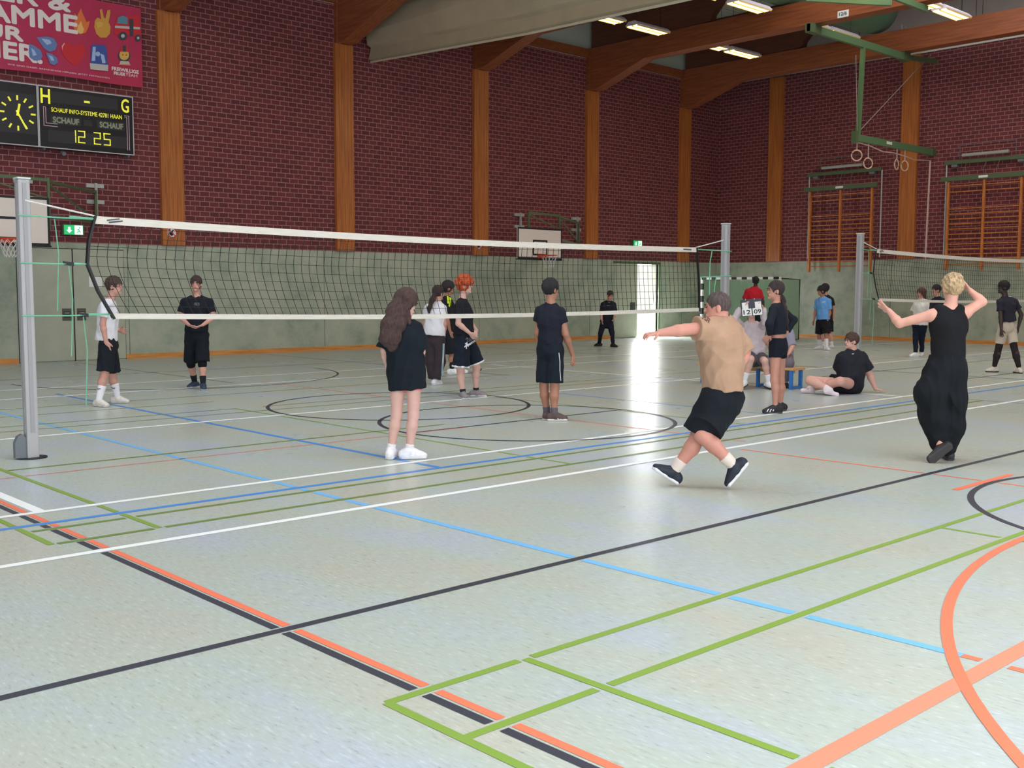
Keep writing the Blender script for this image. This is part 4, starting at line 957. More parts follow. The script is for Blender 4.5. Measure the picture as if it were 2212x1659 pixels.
    EYE = mat('eye_dark', (36, 26, 24), .3); BRW = mat('brow_%d_%d_%d' % hair[1], tuple(int(c*.7) for c in hair[1]), .8); LIP = mat('lip_%d' % skin[0], (int(skin[0]*.82), int(skin[1]*.62), int(skin[2]*.62)), .5)
    if vis > -.6:
        for s_ in (-1, 1):
            e = head+hf*.083*q+hr*s_*.030*q+hu*.008*q
            Vol(.004).ell(e, A, (.013*q, .007, .006*q), .004).build('eye', EYE, t)
            Vol(.005).seg(e+hu*.018*q+hf*.004-hr*.015*q*s_*-1, e+hu*.020*q+hf*.006-hr*.016*q*s_, .0065, .0065, .004).build('eyebrow', BRW, t)
        Vol(.005).seg(head+hf*.087*q-hr*.018*q-hu*.052*q, head+hf*.087*q+hr*.018*q-hu*.052*q, .0065, .0065, .004).build('mouth', LIP, t)
    # hair
    kind, hc = hair[0], hair[1]; HM = hairm(hc); H = Vol(min(vox, .008)); ex = {'buzz': .0015, 'short': .014, 'mop': .026, 'curly': .034, 'long': .016, 'pony': .010}[kind]
    H.ell(head+hu*(.028+ex*.3)*q-hf*(.012)*q, A, ((.076+ex)*q, (.094+ex)*q, (.092+ex)*q), .02)
    if kind in ('long',): H.eseg(head+hu*.02-hf*.05, neck-hf*.04-UP*.05, (.088, .055), (.11, .06), hr, hf, .03)
    if kind == 'curly':
        rs = np.random.RandomState(5)
        for _ in range(46):
            dv = rs.randn(3); dv[2] = abs(dv[2]); dv = nrm(dv); pp = head+hu*.025+hr*dv[0]*.118+hf*(dv[1]*.125-.015)+hu*dv[2]*.115
            H.ell(pp, A, (.028, .028, .026), .008)
    lowf = {'buzz': .052, 'short': .050, 'mop': .030, 'curly': .045, 'long': .055, 'pony': .060}[kind]
    H.ell(head+hf*.105*q-hu*.055*q, A, (.088*q, .085*q, (.052+lowf)*q), .012, sub=True)
    for s_ in (-1, 1): H.ell(head+hr*s_*.095*q-hu*.025*q+hf*.02*q, A, (.035*q, .040*q if kind not in ('long',) else .001, .045*q), .010, sub=True)
    if kind in ('buzz', 'short', 'mop', 'curly'): H.half(-hu, -(hu@head)+{'buzz': .060, 'mop': .085}.get(kind, .080)*q)
    if kind == 'pony':
        H.half(-hu, -(hu@head)+.085*q)
    H.build('hair', HM, t, fold={'buzz': .001, 'pony': .0015, 'curly': .010}.get(kind, .0045), seed=seed+3, fscale=5.0 if kind == 'curly' else 3.2)
    if kind in ('pony', 'long') and len(hair) > 2:
        pts = [atd(x, y, D+dd) for (x, y, dd, r) in hair[2]]; rs_ = [z[3] for z in hair[2]]; HP = Vol(min(vox, .009))
        for i in range(len(pts)-1): HP.eseg(pts[i], pts[i+1], (rs_[i], min(rs_[i], .05+rs_[i]*.2)), (rs_[i+1], min(rs_[i+1], .05+rs_[i+1]*.2)), RH, FH, .03)
        HP.build('hair_tail' if kind == 'pony' else 'long_hair', HM, t, fold=.006, seed=seed+8, fscale=1.8)
    # top
    tc = cloth(top['c']); hem = top.get('hem'); lo_ = top.get('loose', .022)*loose; TV = Vol(min(vox, .010))
    hemp = pt(hem, 0) if hem else pel; hw = top.get('hw', (.165*b+lo_, .125*b+lo_))
    ln = max(.1, (chest-hemp)@upd); hemc = chest-upd*ln+ (latv*((hemp-chest)@latv)+fr*((hemp-chest)@fr))
    mid = c1-upd*.06; bel = top.get('belly', 0)
    if top.get('tank'):
        TV.eseg(chest+upd*.005, c1, (.135, .085*b), (.150*b+lo_, .11*b+lo_), latv, fr, .03)
        for i in (-1, 1): TV.eseg(c1+latv*i*.075, chest+latv*i*.098*b+upd*.035, (.085, .10), (.050, .068), latv, fr, .03)
    else:
        for i in (0, 1): TV.seg(chest-upd*.01, sh[i]-upd*.012, .056*b+lo_*.3, .050*b+lo_*.4, .04).seg(neck-UP*.02, sh[i]-upd*.006, .046+lo_*.25, .048*b+lo_*.3, .03)
        TV.eseg(chest-upd*.01, c1, (sw*.86, .092*b+lo_*.6), (.155*b+lo_, .11*b+lo_), latv, fr, .05)
    TV.eseg(c1, mid, (.155*b+lo_, .11*b+lo_), (.150*b+lo_, .112*b+lo_), latv, fr, .04)
    if bel: TV.ell(wst+fr*bel, (latv, fr, upd), (.15*b, .12*b, .15), .06)
    TV.eseg(mid, hemc, (.150*b+lo_, .112*b+lo_), hw, latv, fr, .03, flat_b=True)
    sf = top.get('sleeve', .62); sr = top.get('sr', .068)*b; nosl = top.get('tank')
    if not nosl:
        for i in (0, 1):
            s_ = sf[i] if isinstance(sf, (tuple, list)) else sf
            if s_ <= 1: TV.seg(sh[i]-upd*.01, sh[i]+(el[i]-sh[i])*s_, .056*b+lo_*.3, sr, .035, flat_b=True)
            else:
                TV.seg(sh[i], el[i], .062*b, .054*b+lo_*.3, .035).seg(el[i], el[i]+(wr[i]-el[i])*(s_-1), .052*b+lo_*.3, .040+lo_*.3, .02, flat_b=True)
    TV.ell(neck+UP*.025+hf*.01, (RH, FH, UP), (.068, .066, .045), .012, sub=True)
    TVo = TV.build('shirt' if not top.get('name') else top['name'], tc, t, fold=top.get('fold', .0055), seed=seed)
    # bottom
    bc = cloth(bottom['c']); BV = Vol(min(vox, .010)); fra = bottom.get('frac', .85); w1 = bottom.get('w', .105)*b; w0 = bottom.get('w0', .105)*b
    BV.eseg(pel+upd*bottom.get('rise', .08), pel-upd*.03, (.145*b+.012, .105*b+.012), (.16*b+.012, .12*b+.012), latv, fr, .03, flat_a=True)
    for i in (0, 1):
        f_ = fra[i] if isinstance(fra, (tuple, list)) else fra
        if f_ <= 1: e = hp[i]+(kn[i]-hp[i])*f_; BV.seg(hp[i], e, w0, w1, .025, flat_b=True)
        elif not bottom.get('balloon'):
            wk = bottom.get('wk', w1); e = kn[i]+(an[i]-kn[i])*(f_-1); BV.seg(hp[i], kn[i], w0, wk, .03).seg(kn[i], e, wk, w1, .03, flat_b=(f_ < 2.0))
        else:
            for (p0, p1, r0, r1) in bottom['balloon'][i]: BV.seg(atd(p0[0], p0[1], D+p0[2]), atd(p1[0], p1[1], D+p1[2]), r0, r1, .05)
    BV.build(bottom.get('name', 'shorts'), bc, t, fold=bottom.get('fold', .005), seed=seed+1)
    if bottom.get('trim'):
        TR = Vol(.008)
        for i in (0, 1):
            f_ = fra if not isinstance(fra, (tuple, list)) else fra[i]; e = hp[i]+(kn[i]-hp[i])*f_; d = nrm(kn[i]-hp[i]); TR.seg(e-d*bottom['trim'][1], e+d*.002, w1+.003, w1+.004, .02, flat_a=True, flat_b=True)
        TR.build('hem_trim', cloth(bottom['trim'][0]), t, fold=bottom.get('fold', .005), seed=seed+1)
    if bottom.get('under'):       # leggings or sleeves below the hem, to a fraction of the shin
        LG = Vol(.008)
        for i in (0, 1):
            e = kn[i]+(an[i]-kn[i])*bottom['under'][1]; LG.seg(hp[i]+(kn[i]-hp[i])*.7, kn[i], .074*b, .066*b, .02).seg(kn[i], kn[i]+(e-kn[i])*.5, .067*b, .066*b, .02).seg(kn[i]+(e-kn[i])*.5, e, .066*b, .060*b if bottom['under'][1] < .6 else .044*b, .02, flat_b=True)
        LG.build('leggings', cloth(bottom['under'][0]), t)
    # socks and shoes
    for i in (0, 1):
        d, gr = fd[i]; a_ = an[i]; up_ = UP if gr is not None else (nrm(UP-d*(UP@d)) if fu[i] is None else nrm(fu[i]-d*(fu[i]@d)))
        if socks:
            SV = Vol(.008); L = nrm(kn[i]-a_); SV.seg(a_-L*.03, a_+L*socks[1], .040*min(b, 1.12), (.043+.016*socks[1]/.2)*min(b, 1.12), .01, flat_b=True)
            if shoes is None: SV.seg(a_-up_*.045-d*.03, a_-up_*.05+d*.14, .038, .034, .03)
            so_ = SV.build('sock', mat('sock_%d_%d_%d' % socks[0], socks[0], .9), t)
        if shoes:
            sole = a_-up_*.095; sc = shoes.get('s', 1.0); c_ = sole-d*.065*sc; e_ = sole+d*.175*sc; sd_ = np.cross(d, up_)
            SH = Vol(.007 if vox < .009 else .009)
            SH.eseg(c_+up_*.045, c_+d*.09+up_*.045, (.038, .045), (.042, .045), sd_, up_, .03).seg(c_+up_*.05+d*.01, a_-up_*.005, .036, .043, .03, flat_b=True)
            SH.seg(a_-up_*.012+d*.012, c_+d*.165+up_*.040, .040, .034, .03)
            SH.eseg(c_+d*.09+up_*.045, e_+up_*.032-d*.03, (.042, .045), (.044, .028), sd_, up_, .03)
            SH.half(-up_, -(up_@(sole+up_*.018)))
            so_ = SH.build('shoe', mat('shoe_%d_%d_%d' % shoes['c'], shoes['c'], .6, noise=.12, nscale=30), t)
            SL = Vol(.007); SL.eseg(c_+up_*.018, c_+d*.11+up_*.018, (.043, .03), (.040, .03), sd_, up_, .02).eseg(c_+d*.11+up_*.018, e_+up_*.018-d*.035, (.040, .03), (.050, .03), sd_, up_, .02)
            SL.half(-up_, -(up_@(sole+up_*.002))); SL.half(up_, up_@(sole+up_*(.030)))
            SL.build('sole', mat('sole_%d_%d_%d' % shoes['sole'], shoes['sole'], .6), so_)
            LC = MB()
            for kk in range(4):
                cc_ = sole+d*(.005+.024*kk)+up_*(.116-.012*kk); LC.bar(cc_-sd_*.022, cc_+sd_*.022, .006, .004, up=up_)
            LC.build('laces', mat('lace_%d' % shoes.get('lace', (230, 230, 230))[0], shoes.get('lace', (230, 230, 230)), .8), so_)
    return t, dict(neck=neck, head=head, sh=sh, el=el, wr=wr, hip=hp, kn=kn, an=an, fr=fr, lat=latv, up=upd, D=D, pel=pel, chest=chest)

FAIR = (208, 154, 138); PALE = (218, 172, 160); TAN = (172, 120, 98); DARK = (62, 46, 42)
BLK = (24, 28, 38); BLK2 = (20, 26, 36); WHT = (228, 226, 234)
def D_of(*q): return float(np.mean([(onz(x, y, 0)-CP)@FH for x, y in q]))
# 1 young man in profile, white shirt, left
person('person in white T-shirt and white socks standing in profile by the double door',
       [(222, 879, 62), (264, 871, 88)], 88, 88, dict(head=(247, 618), neck=(238, 648), sh=[(228, 660), (238, 660)], el=[(222, 700), (244, 704)], wr=[(229, 738), (258, 714)],
       hd=[(233, 756), (278, 718, .1)], hip=[(232, 742), (236, 742)], kn=[(226, 808), (243, 808)], curl=(.4, .25), ts=(1, -1)),
       FAIR, ('short', (74, 56, 50)), dict(c=WHT, hem=(230, 735), sleeve=.62), dict(c=BLK, frac=.92, w=.115), dict(c=(222, 216, 208), sole=(206, 200, 196)), ((240, 238, 246), .20), vox=.008, seed=11)
# 2 facing young man in black
person('person in black T-shirt facing the camera, hands joined, behind the net',
       [(415, 838, 338), (440, 843, 22)], 5, 5, dict(head=(424, 614), neck=(425, 641), sh=[(398, 652), (452, 652)], el=[(390, 686, -.02), (461, 686, -.02)], wr=[(408, 702, -.20), (438, 702, -.20)],
       hd=[(420, 707, -.24), (425, 707, -.24)], hip=[(413, 722), (437, 722)], kn=[(412, 784), (437, 784)], curl=(.6, .6), ts=(-1, 1)),
       FAIR, ('short', (70, 48, 46)), dict(c=BLK, hem=(425, 716), sleeve=.66, sr=.075), dict(c=BLK2, frac=.95, w=.115, under=((16, 20, 28), .18)), dict(c=(44, 60, 84), sole=(176, 186, 196)), ((22, 24, 32), .13), vox=.008, seed=12)
# 3 girl with long brown hair, back view
person('person with long loose brown hair in oversized black T-shirt and white sneakers',
       [(849, 988, 172), (900, 991, 100)], 176, 128, dict(head=(877, 655), neck=(878, 690), sh=[(848, 708), (897, 708)], el=[(831, 757), (910, 760)], wr=[(838, 795, .16), (905, 782, .20)],
       hip=[(859, 808), (894, 808)], kn=[(857, 895), (893, 897)]),
       PALE, ('long', (72, 50, 46), [(872, 640, -.02, .09), (858, 672, -.08, .10), (850, 700, -.13, .11), (843, 730, -.15, .105), (848, 748, -.14, .055)]),
       dict(c=(18, 26, 36), hem=(880, 840), sleeve=.92, sr=.088, loose=.045, hw=(.185, .16)), dict(c=(232, 126, 134), frac=.40, w=.082, w0=.085, rise=.0), dict(c=(240, 238, 244), sole=(226, 224, 230)), ((236, 230, 232), .05), vox=.007, seed=13, fpitch=-18, build=.93)
# 4 woman white shirt pony tail
person('person with dark ponytail in white T-shirt and dark wide track pants',
       [(935, 830, 190), (946, 831, 150)], 165, 140, dict(head=(947, 633), neck=(944, 650), sh=[(925, 665), (956, 665)], el=[(919, 700), (960, 700)], wr=[(926, 728, .15), (958, 733, .05)],
       hip=[(932, 732), (948, 732)], kn=[(931, 781), (950, 781)], hd=[None, (953, 746, .05)]),
       FAIR, ('pony', (56, 38, 36), [(940, 634, -.10, .035), (933, 648, -.14, .045), (928, 665, -.15, .035), (927, 676, -.15, .012)]),
       dict(c=WHT, hem=(938, 724), sleeve=.60, loose=.03), dict(c=(58, 48, 54), frac=1.97, w=.085, wk=.10, name='track_pants', rise=.1), dict(c=(220, 218, 222), sole=(220, 218, 222)), None, vox=.010, seed=14)
# 5 boy behind
person('person in black and neon yellow shirt, half hidden behind the red-haired player',
       [(984, 808, 95), (1000, 806, 95)], 95, 95, dict(head=(969, 623), neck=(967, 640), sh=[(964, 650), (967, 650)], el=[(966, 690), (970, 690)], wr=[(972, 715), (976, 715)],
       hip=[(968, 715), (970, 715)], kn=[(976, 766), (980, 766)]),
       TAN, ('mop', (42, 32, 38)), dict(c=(26, 26, 34), hem=(968, 716), sleeve=.7), dict(c=BLK, frac=.95, w=.12), dict(c=(236, 236, 238), sole=(226, 226, 226)), ((26, 26, 32), .14), vox=.010, seed=15)
# 6 red-haired
t6, j6 = person('person with curly red hair in black shorts with white trim',
       [(1003, 862, 20), (1038, 857, 88)], 82, 80, dict(head=(1005, 617), neck=(999, 646), sh=[(992, 661, -.17), (1004, 661, .15)], el=[(990, 699, -.2), (1014, 696, .2)], wr=[(1014, 719, -.18), (1029, 714, .05)],
       hd=[(1022, 727, -.15), (1026, 722, .0)], hip=[(1000, 728, -.09), (1008, 728, .09)], kn=[(995, 800), (1030, 793)], curl=(.5, .5)),
       PALE, ('curly', (196, 84, 42)), dict(c=(24, 26, 34), hem=(1002, 722), sleeve=.62, loose=.03), dict(c=(20, 28, 42), frac=(.90, .88), w=.135, trim=((226, 226, 230), .02)), dict(c=(140, 132, 136), sole=(216, 210, 210)), ((40, 38, 42), .05), vox=.008, seed=16)
m = MB(); P6 = [onz(1010, 730, .9)]
def on_plane(px, py, D_): return atd(px, py, D_)
# 7 man in black, back view
t7, j7 = person('person with dark beard seen from behind, black shorts with white side stripe',
       [(1184, 905, 165), (1209, 909, 92)], 160, 130, dict(head=(1190, 625), neck=(1190, 653), sh=[(1166, 672), (1211, 674)], el=[(1161, 720), (1222, 722)], wr=[(1168, 752, .18), (1237, 768, .08)],
       hd=[None, (1239, 785, .0)], hip=[(1178, 755), (1200, 757)], kn=[(1175, 836), (1198, 838)], curl=(.3, 1.3)),
       TAN, ('short', (28, 24, 30)), dict(c=(28, 30, 44), hem=(1189, 742), sleeve=(.45, .50), sr=.064, loose=.012, hw=(.155, .125)), dict(c=(20, 28, 40), frac=.86, w=.105, rise=.14), dict(c=(86, 66, 66), sole=(232, 228, 224)), ((98, 92, 104), .07), vox=.008, seed=17)
# 8 far woman
person('person in black T-shirt and leggings, legs apart, near the open daylight door',
       [(1290, 748, 300), (1328, 750, 40)], 15, 30, dict(head=(1318, 638, -.1), neck=(1315, 649, -.08), sh=[(1303, 657), (1326, 657)], el=[(1298, 678, -.05), (1329, 676, -.05)], wr=[(1300, 691, -.15), (1326, 687, -.3)],
       hip=[(1304, 698), (1317, 698)], kn=[(1297, 720, -.05), (1322, 720, -.05)]),
       FAIR, ('pony', (60, 42, 42), [(1316, 632, .1, .04), (1313, 640, .14, .03)]), dict(c=(28, 30, 40), hem=(1310, 697), sleeve=1.0, sr=.07, loose=.03), dict(c=(24, 30, 46), frac=2.0, w=.050, wk=.070, name='leggings'), dict(c=(40, 32, 36), sole=(40, 32, 36)), None, vox=.012, seed=18, fpitch=-25)
# 9 man in the tan shirt, running
t9, j9 = person('person in tan T-shirt and black shorts lunging with an arm stretched out',
       [None, None], 250, 262, dict(head=(1549, 664, 0), neck=(1560, 688, 0), sh=[(1531, 708, -.13), (1584, 712, .15)], el=[(1480, 712, -.22), (1609, 762, .14)], wr=[(1426, 719, -.28), (1600, 792, -.02)],
       hd=[(1406, 722, -.30), (1592, 806, -.08)], hip=[(1542, 862, -.07), (1576, 862, .07)], kn=[(1507, 945, -.02), (1516, 940, -.12)], an=[(1457, 1015, .0), (1583, 1004, -.14)],
       fa=[(275, 33), (262, -52)], pn=[(250, -75), (270, 0)], curl=(.75, .5), ts=(1, 1), spread=(.2, .1)),
       (202, 140, 124), ('buzz', (84, 68, 68)), dict(c=(174, 140, 116), hem=(1561, 846), sleeve=(.55, .98), sr=.085, loose=.045, hw=(.175, .165), fold=.007), dict(c=(18, 24, 32), frac=(.86, .86), w=.125), dict(c=(26, 34, 50), sole=(228, 226, 232)), ((222, 208, 198), .10), vox=.0065, build=1.14, D=D_of((1508, 1050)), seed=19, fpitch=-5)
# 10 red shirt
person('person in red shirt standing at the goal behind the score board holder',
       [(1619, 753, 180), (1636, 753, 180)], 180, 180, dict(head=(1632, 608), neck=(1632, 619), sh=[(1614, 629), (1641, 629)], el=[(1606, 652), (1648, 652)], wr=[(1607, 672), (1648, 672)],
       hip=[(1624, 682), (1637, 682)], kn=[(1622, 712), (1637, 712)]),
       DARK, ('short', (20, 18, 22)), dict(c=(190, 32, 48), hem=(1630, 680), sleeve=.7), dict(c=BLK, frac=.8), dict(c=(220, 220, 222), sole=(220, 220, 222)), None, vox=.012, seed=20)
# 11 holder of the flip scoreboard, seated
DB = D_of((1640, 838))
t11, j11 = person('person in pale hooded sweatshirt on the bench, holding up the score board',
       [None, None], 350, 350, dict(head=(1623, 672, .05), neck=(1624, 696, .05), sh=[(1604, 708, .05), (1644, 708, .05)], el=[(1587, 688, -.22), (1652, 696, -.2)], wr=[(1604, 664, -.30), (1646, 662, -.28)],
       hd=[(1612, 654, -.36), (1640, 652, -.34)], hip=[(1620, 772, .1), (1640, 772, .1)], kn=[(1622, 776, -.32), (1652, 780, -.28)], an=[(1608, 822, -.25), (1660, 826, -.2)], fa=[(330, -8), (20, -5)], curl=(.8, .8)),
       PALE, ('short', (70, 54, 50)), dict(c=(206, 192, 200), hem=(1628, 766, .1), sleeve=1.85, loose=.035, name='hooded_sweatshirt', fold=.009), dict(c=(86, 78, 86), frac=.75, w=.11), dict(c=(232, 232, 234), sole=(40, 40, 44)), ((238, 236, 240), .14), vox=.010, D=DB, seed=21)
# flip score board, hand held
DBB = DB-.36; c = atd(1623.5, 664, DBB); rx = nrm(RH*1+UP*.09); uy = nrm(UP-RH*.09+FH*.12); nz_ = np.cross(rx, uy)
t = thing('flip_scoreboard', 'hand-held flip score board showing 12 and 09 in front of a face', 'score board', c)
MB().obox(c, rx*.17, uy*.135, nz_*.012).build('backing', mat('score_back', (52, 54, 66), .5), t)
m = MB()
for s_ in (-1, 1): m.obox(c+rx*s_*.086-uy*.075-nz_*-.016, rx*.076, uy*.056, nz_*.004); m.obox(c+rx*s_*.105+uy*.03+nz_*.016, rx*.05, uy*.055, nz_*.004)
m.build('number_card', WHITE, t)
for s_, tx in ((-1, '12'), (1, '09')): text_mesh(tx, c+rx*(s_*.086-.056)-uy*.108+nz_*.021, rx, uy, .112, .068, 0, 'digits', BLACK, t, .002)
m = MB()
for s_ in (-.6, .35): m.tube([c+rx*.17*s_*.9+uy*.12+nz_*.012, c+rx*.17*s_*.9+uy*.145+nz_*.02], .008, 6)
m.build('binding_ring', ALU, t)
# 12 second seated person
person('person in grey clothes on the bench, mostly hidden behind the standing ponytailed person',
       [None, None], 330, 320, dict(head=(1689, 686, .1), neck=(1689, 706, .1), sh=[(1668, 718, .1), (1706, 718, .1)], el=[(1660, 742, 0), (1712, 748, 0)], wr=[(1672, 762, -.2), (1704, 764, -.2)],
       hip=[(1682, 772, .15), (1700, 772, .15)], kn=[(1664, 782, -.3), (1704, 784, -.3)], an=[(1672, 826, -.1), (1697, 828, -.15)], fa=[(330, -5), (20, -5)]),
       FAIR, ('short', (60, 44, 44)), dict(c=(150, 148, 166), hem=(1690, 768, .1), sleeve=.95, sr=.065), dict(c=(112, 102, 112), frac=1.85, w=.06, wk=.085, name='trousers'), dict(c=(30, 28, 32), sole=(200, 200, 200)), None, vox=.010, D=DB+.1, seed=22)
# 13 standing woman in black
t13, j13 = person('person with long ponytail in black crop top, hands on hips, beside the bench',
       [(1663, 893, 272), (1674, 887, 276)], 262, 272, dict(head=(1675, 628), neck=(1677, 656), sh=[(1672, 669, -.15), (1684, 667, .15)], el=[(1662, 700, -.30), (1714, 691, .18)], wr=[(1663, 722, -.12), (1699, 718, .12)],
       hd=[(1658, 728, -.10), (1690, 724, .1)], hip=[(1677, 745, -.08), (1685, 745, .08)], kn=[(1673, 822), (1686, 822)], curl=(.6, .6)),
       (192, 136, 118), ('pony', (56, 42, 44), [(1680, 632, .05, .035), (1688, 648, .06, .05), (1693, 672, .05, .045), (1699, 695, .04, .032), (1702, 712, .04, .012)]),
       dict(c=(26, 30, 42), hem=(1680, 722), sleeve=1.9, loose=.010, hw=(.148, .112), fold=.003), dict(c=(18, 22, 34), frac=.36, w=.095, rise=.09, fold=.002), dict(c=(28, 26, 30), sole=(60, 50, 48)), None, vox=.008, seed=23, build=.94)
# 14 blue shirt and 15 behind
person('person in light blue T-shirt and black shorts standing before the end wall',
       [(1766, 755, 290), (1788, 757, 10)], 320, 290, dict(head=(1774, 629), neck=(1778, 641), sh=[(1766, 650), (1790, 650)], el=[(1761, 674), (1793, 676)], wr=[(1758, 692), (1786, 694)],
       hip=[(1771, 696), (1784, 696)], kn=[(1769, 726), (1785, 726)]),
       TAN, ('mop', (24, 22, 30)), dict(c=(104, 162, 226), hem=(1778, 690), sleeve=.7, loose=.03), dict(c=(24, 24, 34), frac=.8, w=.115), dict(c=(226, 224, 228), sole=(200, 200, 200)), ((230, 228, 232), .22), vox=.012, seed=24)
person('person in black T-shirt, half hidden behind the blue-shirted person',
       [(1776, 752, 200), (1794, 752, 190)], 200, 200, dict(head=(1782, 624), neck=(1785, 637), sh=[(1774, 647), (1796, 647)], el=[(1769, 670), (1801, 668)], wr=[(1770, 690), (1800, 688)],
       hip=[(1779, 695), (1792, 695)], kn=[(1778, 722), (1793, 722)]),
       FAIR, ('mop', (34, 28, 34)), dict(c=(34, 32, 42), hem=(1785, 692), sleeve=.6), dict(c=(24, 24, 34), frac=.8), dict(c=(220, 220, 224), sole=(200, 200, 200)), ((226, 226, 230), .1), vox=.012, seed=25)
# 16 sitting man
t16, j16 = person('person in black sitting cross-legged on the floor, leaning on one hand',
       [None, None], 300, 285, dict(head=(1839, 737, 0), neck=(1843, 757, .02), sh=[(1818, 771, -.05), (1861, 769, .12)], el=[(1812, 800, .12), (1877, 806, .16)], wr=[(1818, 826, .25), (1891, 840, .14)],
       hd=[None, (1914, 846, .10)], hip=[(1826, 832, .0), (1847, 832, .10)], kn=[(1750, 822, -.18), (1815, 824, -.36)], an=[(1790, 841, -.36), (1752, 839, .02)], fa=[(80, -12), (282, 8)], pn=[None, (0, -90)], curl=(.4, .05)),
       (216, 164, 150), ('short', (82, 58, 52)), dict(c=(36, 38, 48), hem=(1836, 832, .04), sleeve=(.8, .80), sr=.085, loose=.03, belly=.06), dict(c=(24, 24, 32), frac=(.40, .45), w=.115, rise=.05), None, ((236, 220, 226), .07), vox=.008, build=1.28, D=D_of((1825, 850)), seed=26)
# 17 blond player from behind
DP = D_of((2030, 996))
t17, j17 = person('person with blond hair in black tank top and baggy trousers, arms raised',
       [None, (2044, 990, 172)], 176, 186, dict(head=(2057, 622, .0), neck=(2052, 662, .0), sh=[(2013, 680, 0), (2086, 674, 0)], el=[(1943, 699, .10), (2122, 652, .0)], wr=[(1921, 672, .28), (2096, 628, .10)],
       hd=[(1900, 656, .36), (2084, 614, .12)], hip=[(2032, 795, 0), (2062, 795, 0)], kn=[(2018, 888, .02), (2050, 890, .05)], an=[(2031, 968, -.06), (2044, 980, .05)],
       fa=[(262, -40, (180, 10)), (172, 0)], pn=[(90, 10), (270, -30)], curl=(.18, .7), spread=(.5, .1), ts=(1, -1)),
       (220, 162, 144), ('short', (196, 166, 128)), dict(c=(22, 22, 26), hem=(2048, 772, 0), tank=True, loose=.012, hw=(.155, .12), name='tank_top', fold=.003),
       dict(c=(18, 22, 28), name='baggy_trousers', frac=2.0, rise=.12, fold=.007, balloon=[[((2030, 800, 0), (2010, 850, 0), .13, .145), ((2010, 850, 0), (2018, 905, 0), .145, .125), ((2018, 905, 0), (2028, 955, 0), .12, .085)],
       [((2055, 800, 0), (2058, 860, .02), .13, .13), ((2058, 860, .02), (2058, 920, .03), .125, .11), ((2058, 920, .03), (2048, 968, .04), .11, .07)]]),
       dict(c=(44, 42, 46), sole=(52, 50, 52), lace=(200, 200, 200)), None, vox=.0065, D=DP, seed=27)
# 18 woman in white, far
person('person in white T-shirt and dark leggings behind the second net',
       [(1972, 771, 280), (1990, 770, 330)], 320, 290, dict(head=(1990, 634), neck=(1992, 645), sh=[(1980, 655), (2003, 655)], el=[(1973, 676), (2008, 676)], wr=[(1979, 692), (2002, 692)],
       hip=[(1980, 703), (1994, 703)], kn=[(1978, 732), (1991, 732)]),
       FAIR, ('long', (96, 62, 60)), dict(c=(228, 224, 224), hem=(1988, 702), sleeve=.85, sr=.10, loose=.045), dict(c=(22, 32, 50), frac=1.95, w=.050, wk=.070, name='leggings'), dict(c=(240, 240, 244), sole=(232, 232, 236)), None, vox=.012, seed=28)
# 19 hidden dark person
person('person in dark shirt mostly hidden behind the head of the blond player',
       [(2018, 776, 300), (2034, 776, 350)], 300, 285, dict(head=(2022, 627), neck=(2026, 640), sh=[(2016, 651), (2038, 651)], el=[(2010, 676), (2044, 676)], wr=[(2012, 694), (2042, 694)],
       hip=[(2020, 700), (2033, 700)], kn=[(2019, 734), (2034, 734)]),
       FAIR, ('short', (34, 26, 32)), dict(c=(32, 34, 50), hem=(2027, 700), sleeve=.7), dict(c=BLK, frac=.8), dict(c=(60, 60, 64), sole=(60, 60, 60)), None, vox=.012, seed=29)
# 20 dark-skinned man at right
person('person in dark T-shirt and beige shorts at the right picture edge',
       [(2139, 804, 262), (2197, 806, 185)], 215, 268, dict(head=(2167, 621), neck=(2171, 639), sh=[(2160, 652), (2192, 652)], el=[(2162, 688, -.15), (2206, 680, .1)], wr=[(2163, 712, -.2), (2200, 706, .1)],
       hip=[(2168, 704), (2183, 704)], kn=[(2158, 748), (2190, 748)]),
       DARK, ('short', (22, 18, 24)), dict(c=(44, 42, 56), hem=(2176, 694), sleeve=.55, loose=.02), dict(c=(206, 190, 174), frac=.85, w=.095, under=((46, 36, 40), .93)), dict(c=(214, 204, 192), sole=(60, 54, 52)), None, vox=.009, seed=30)

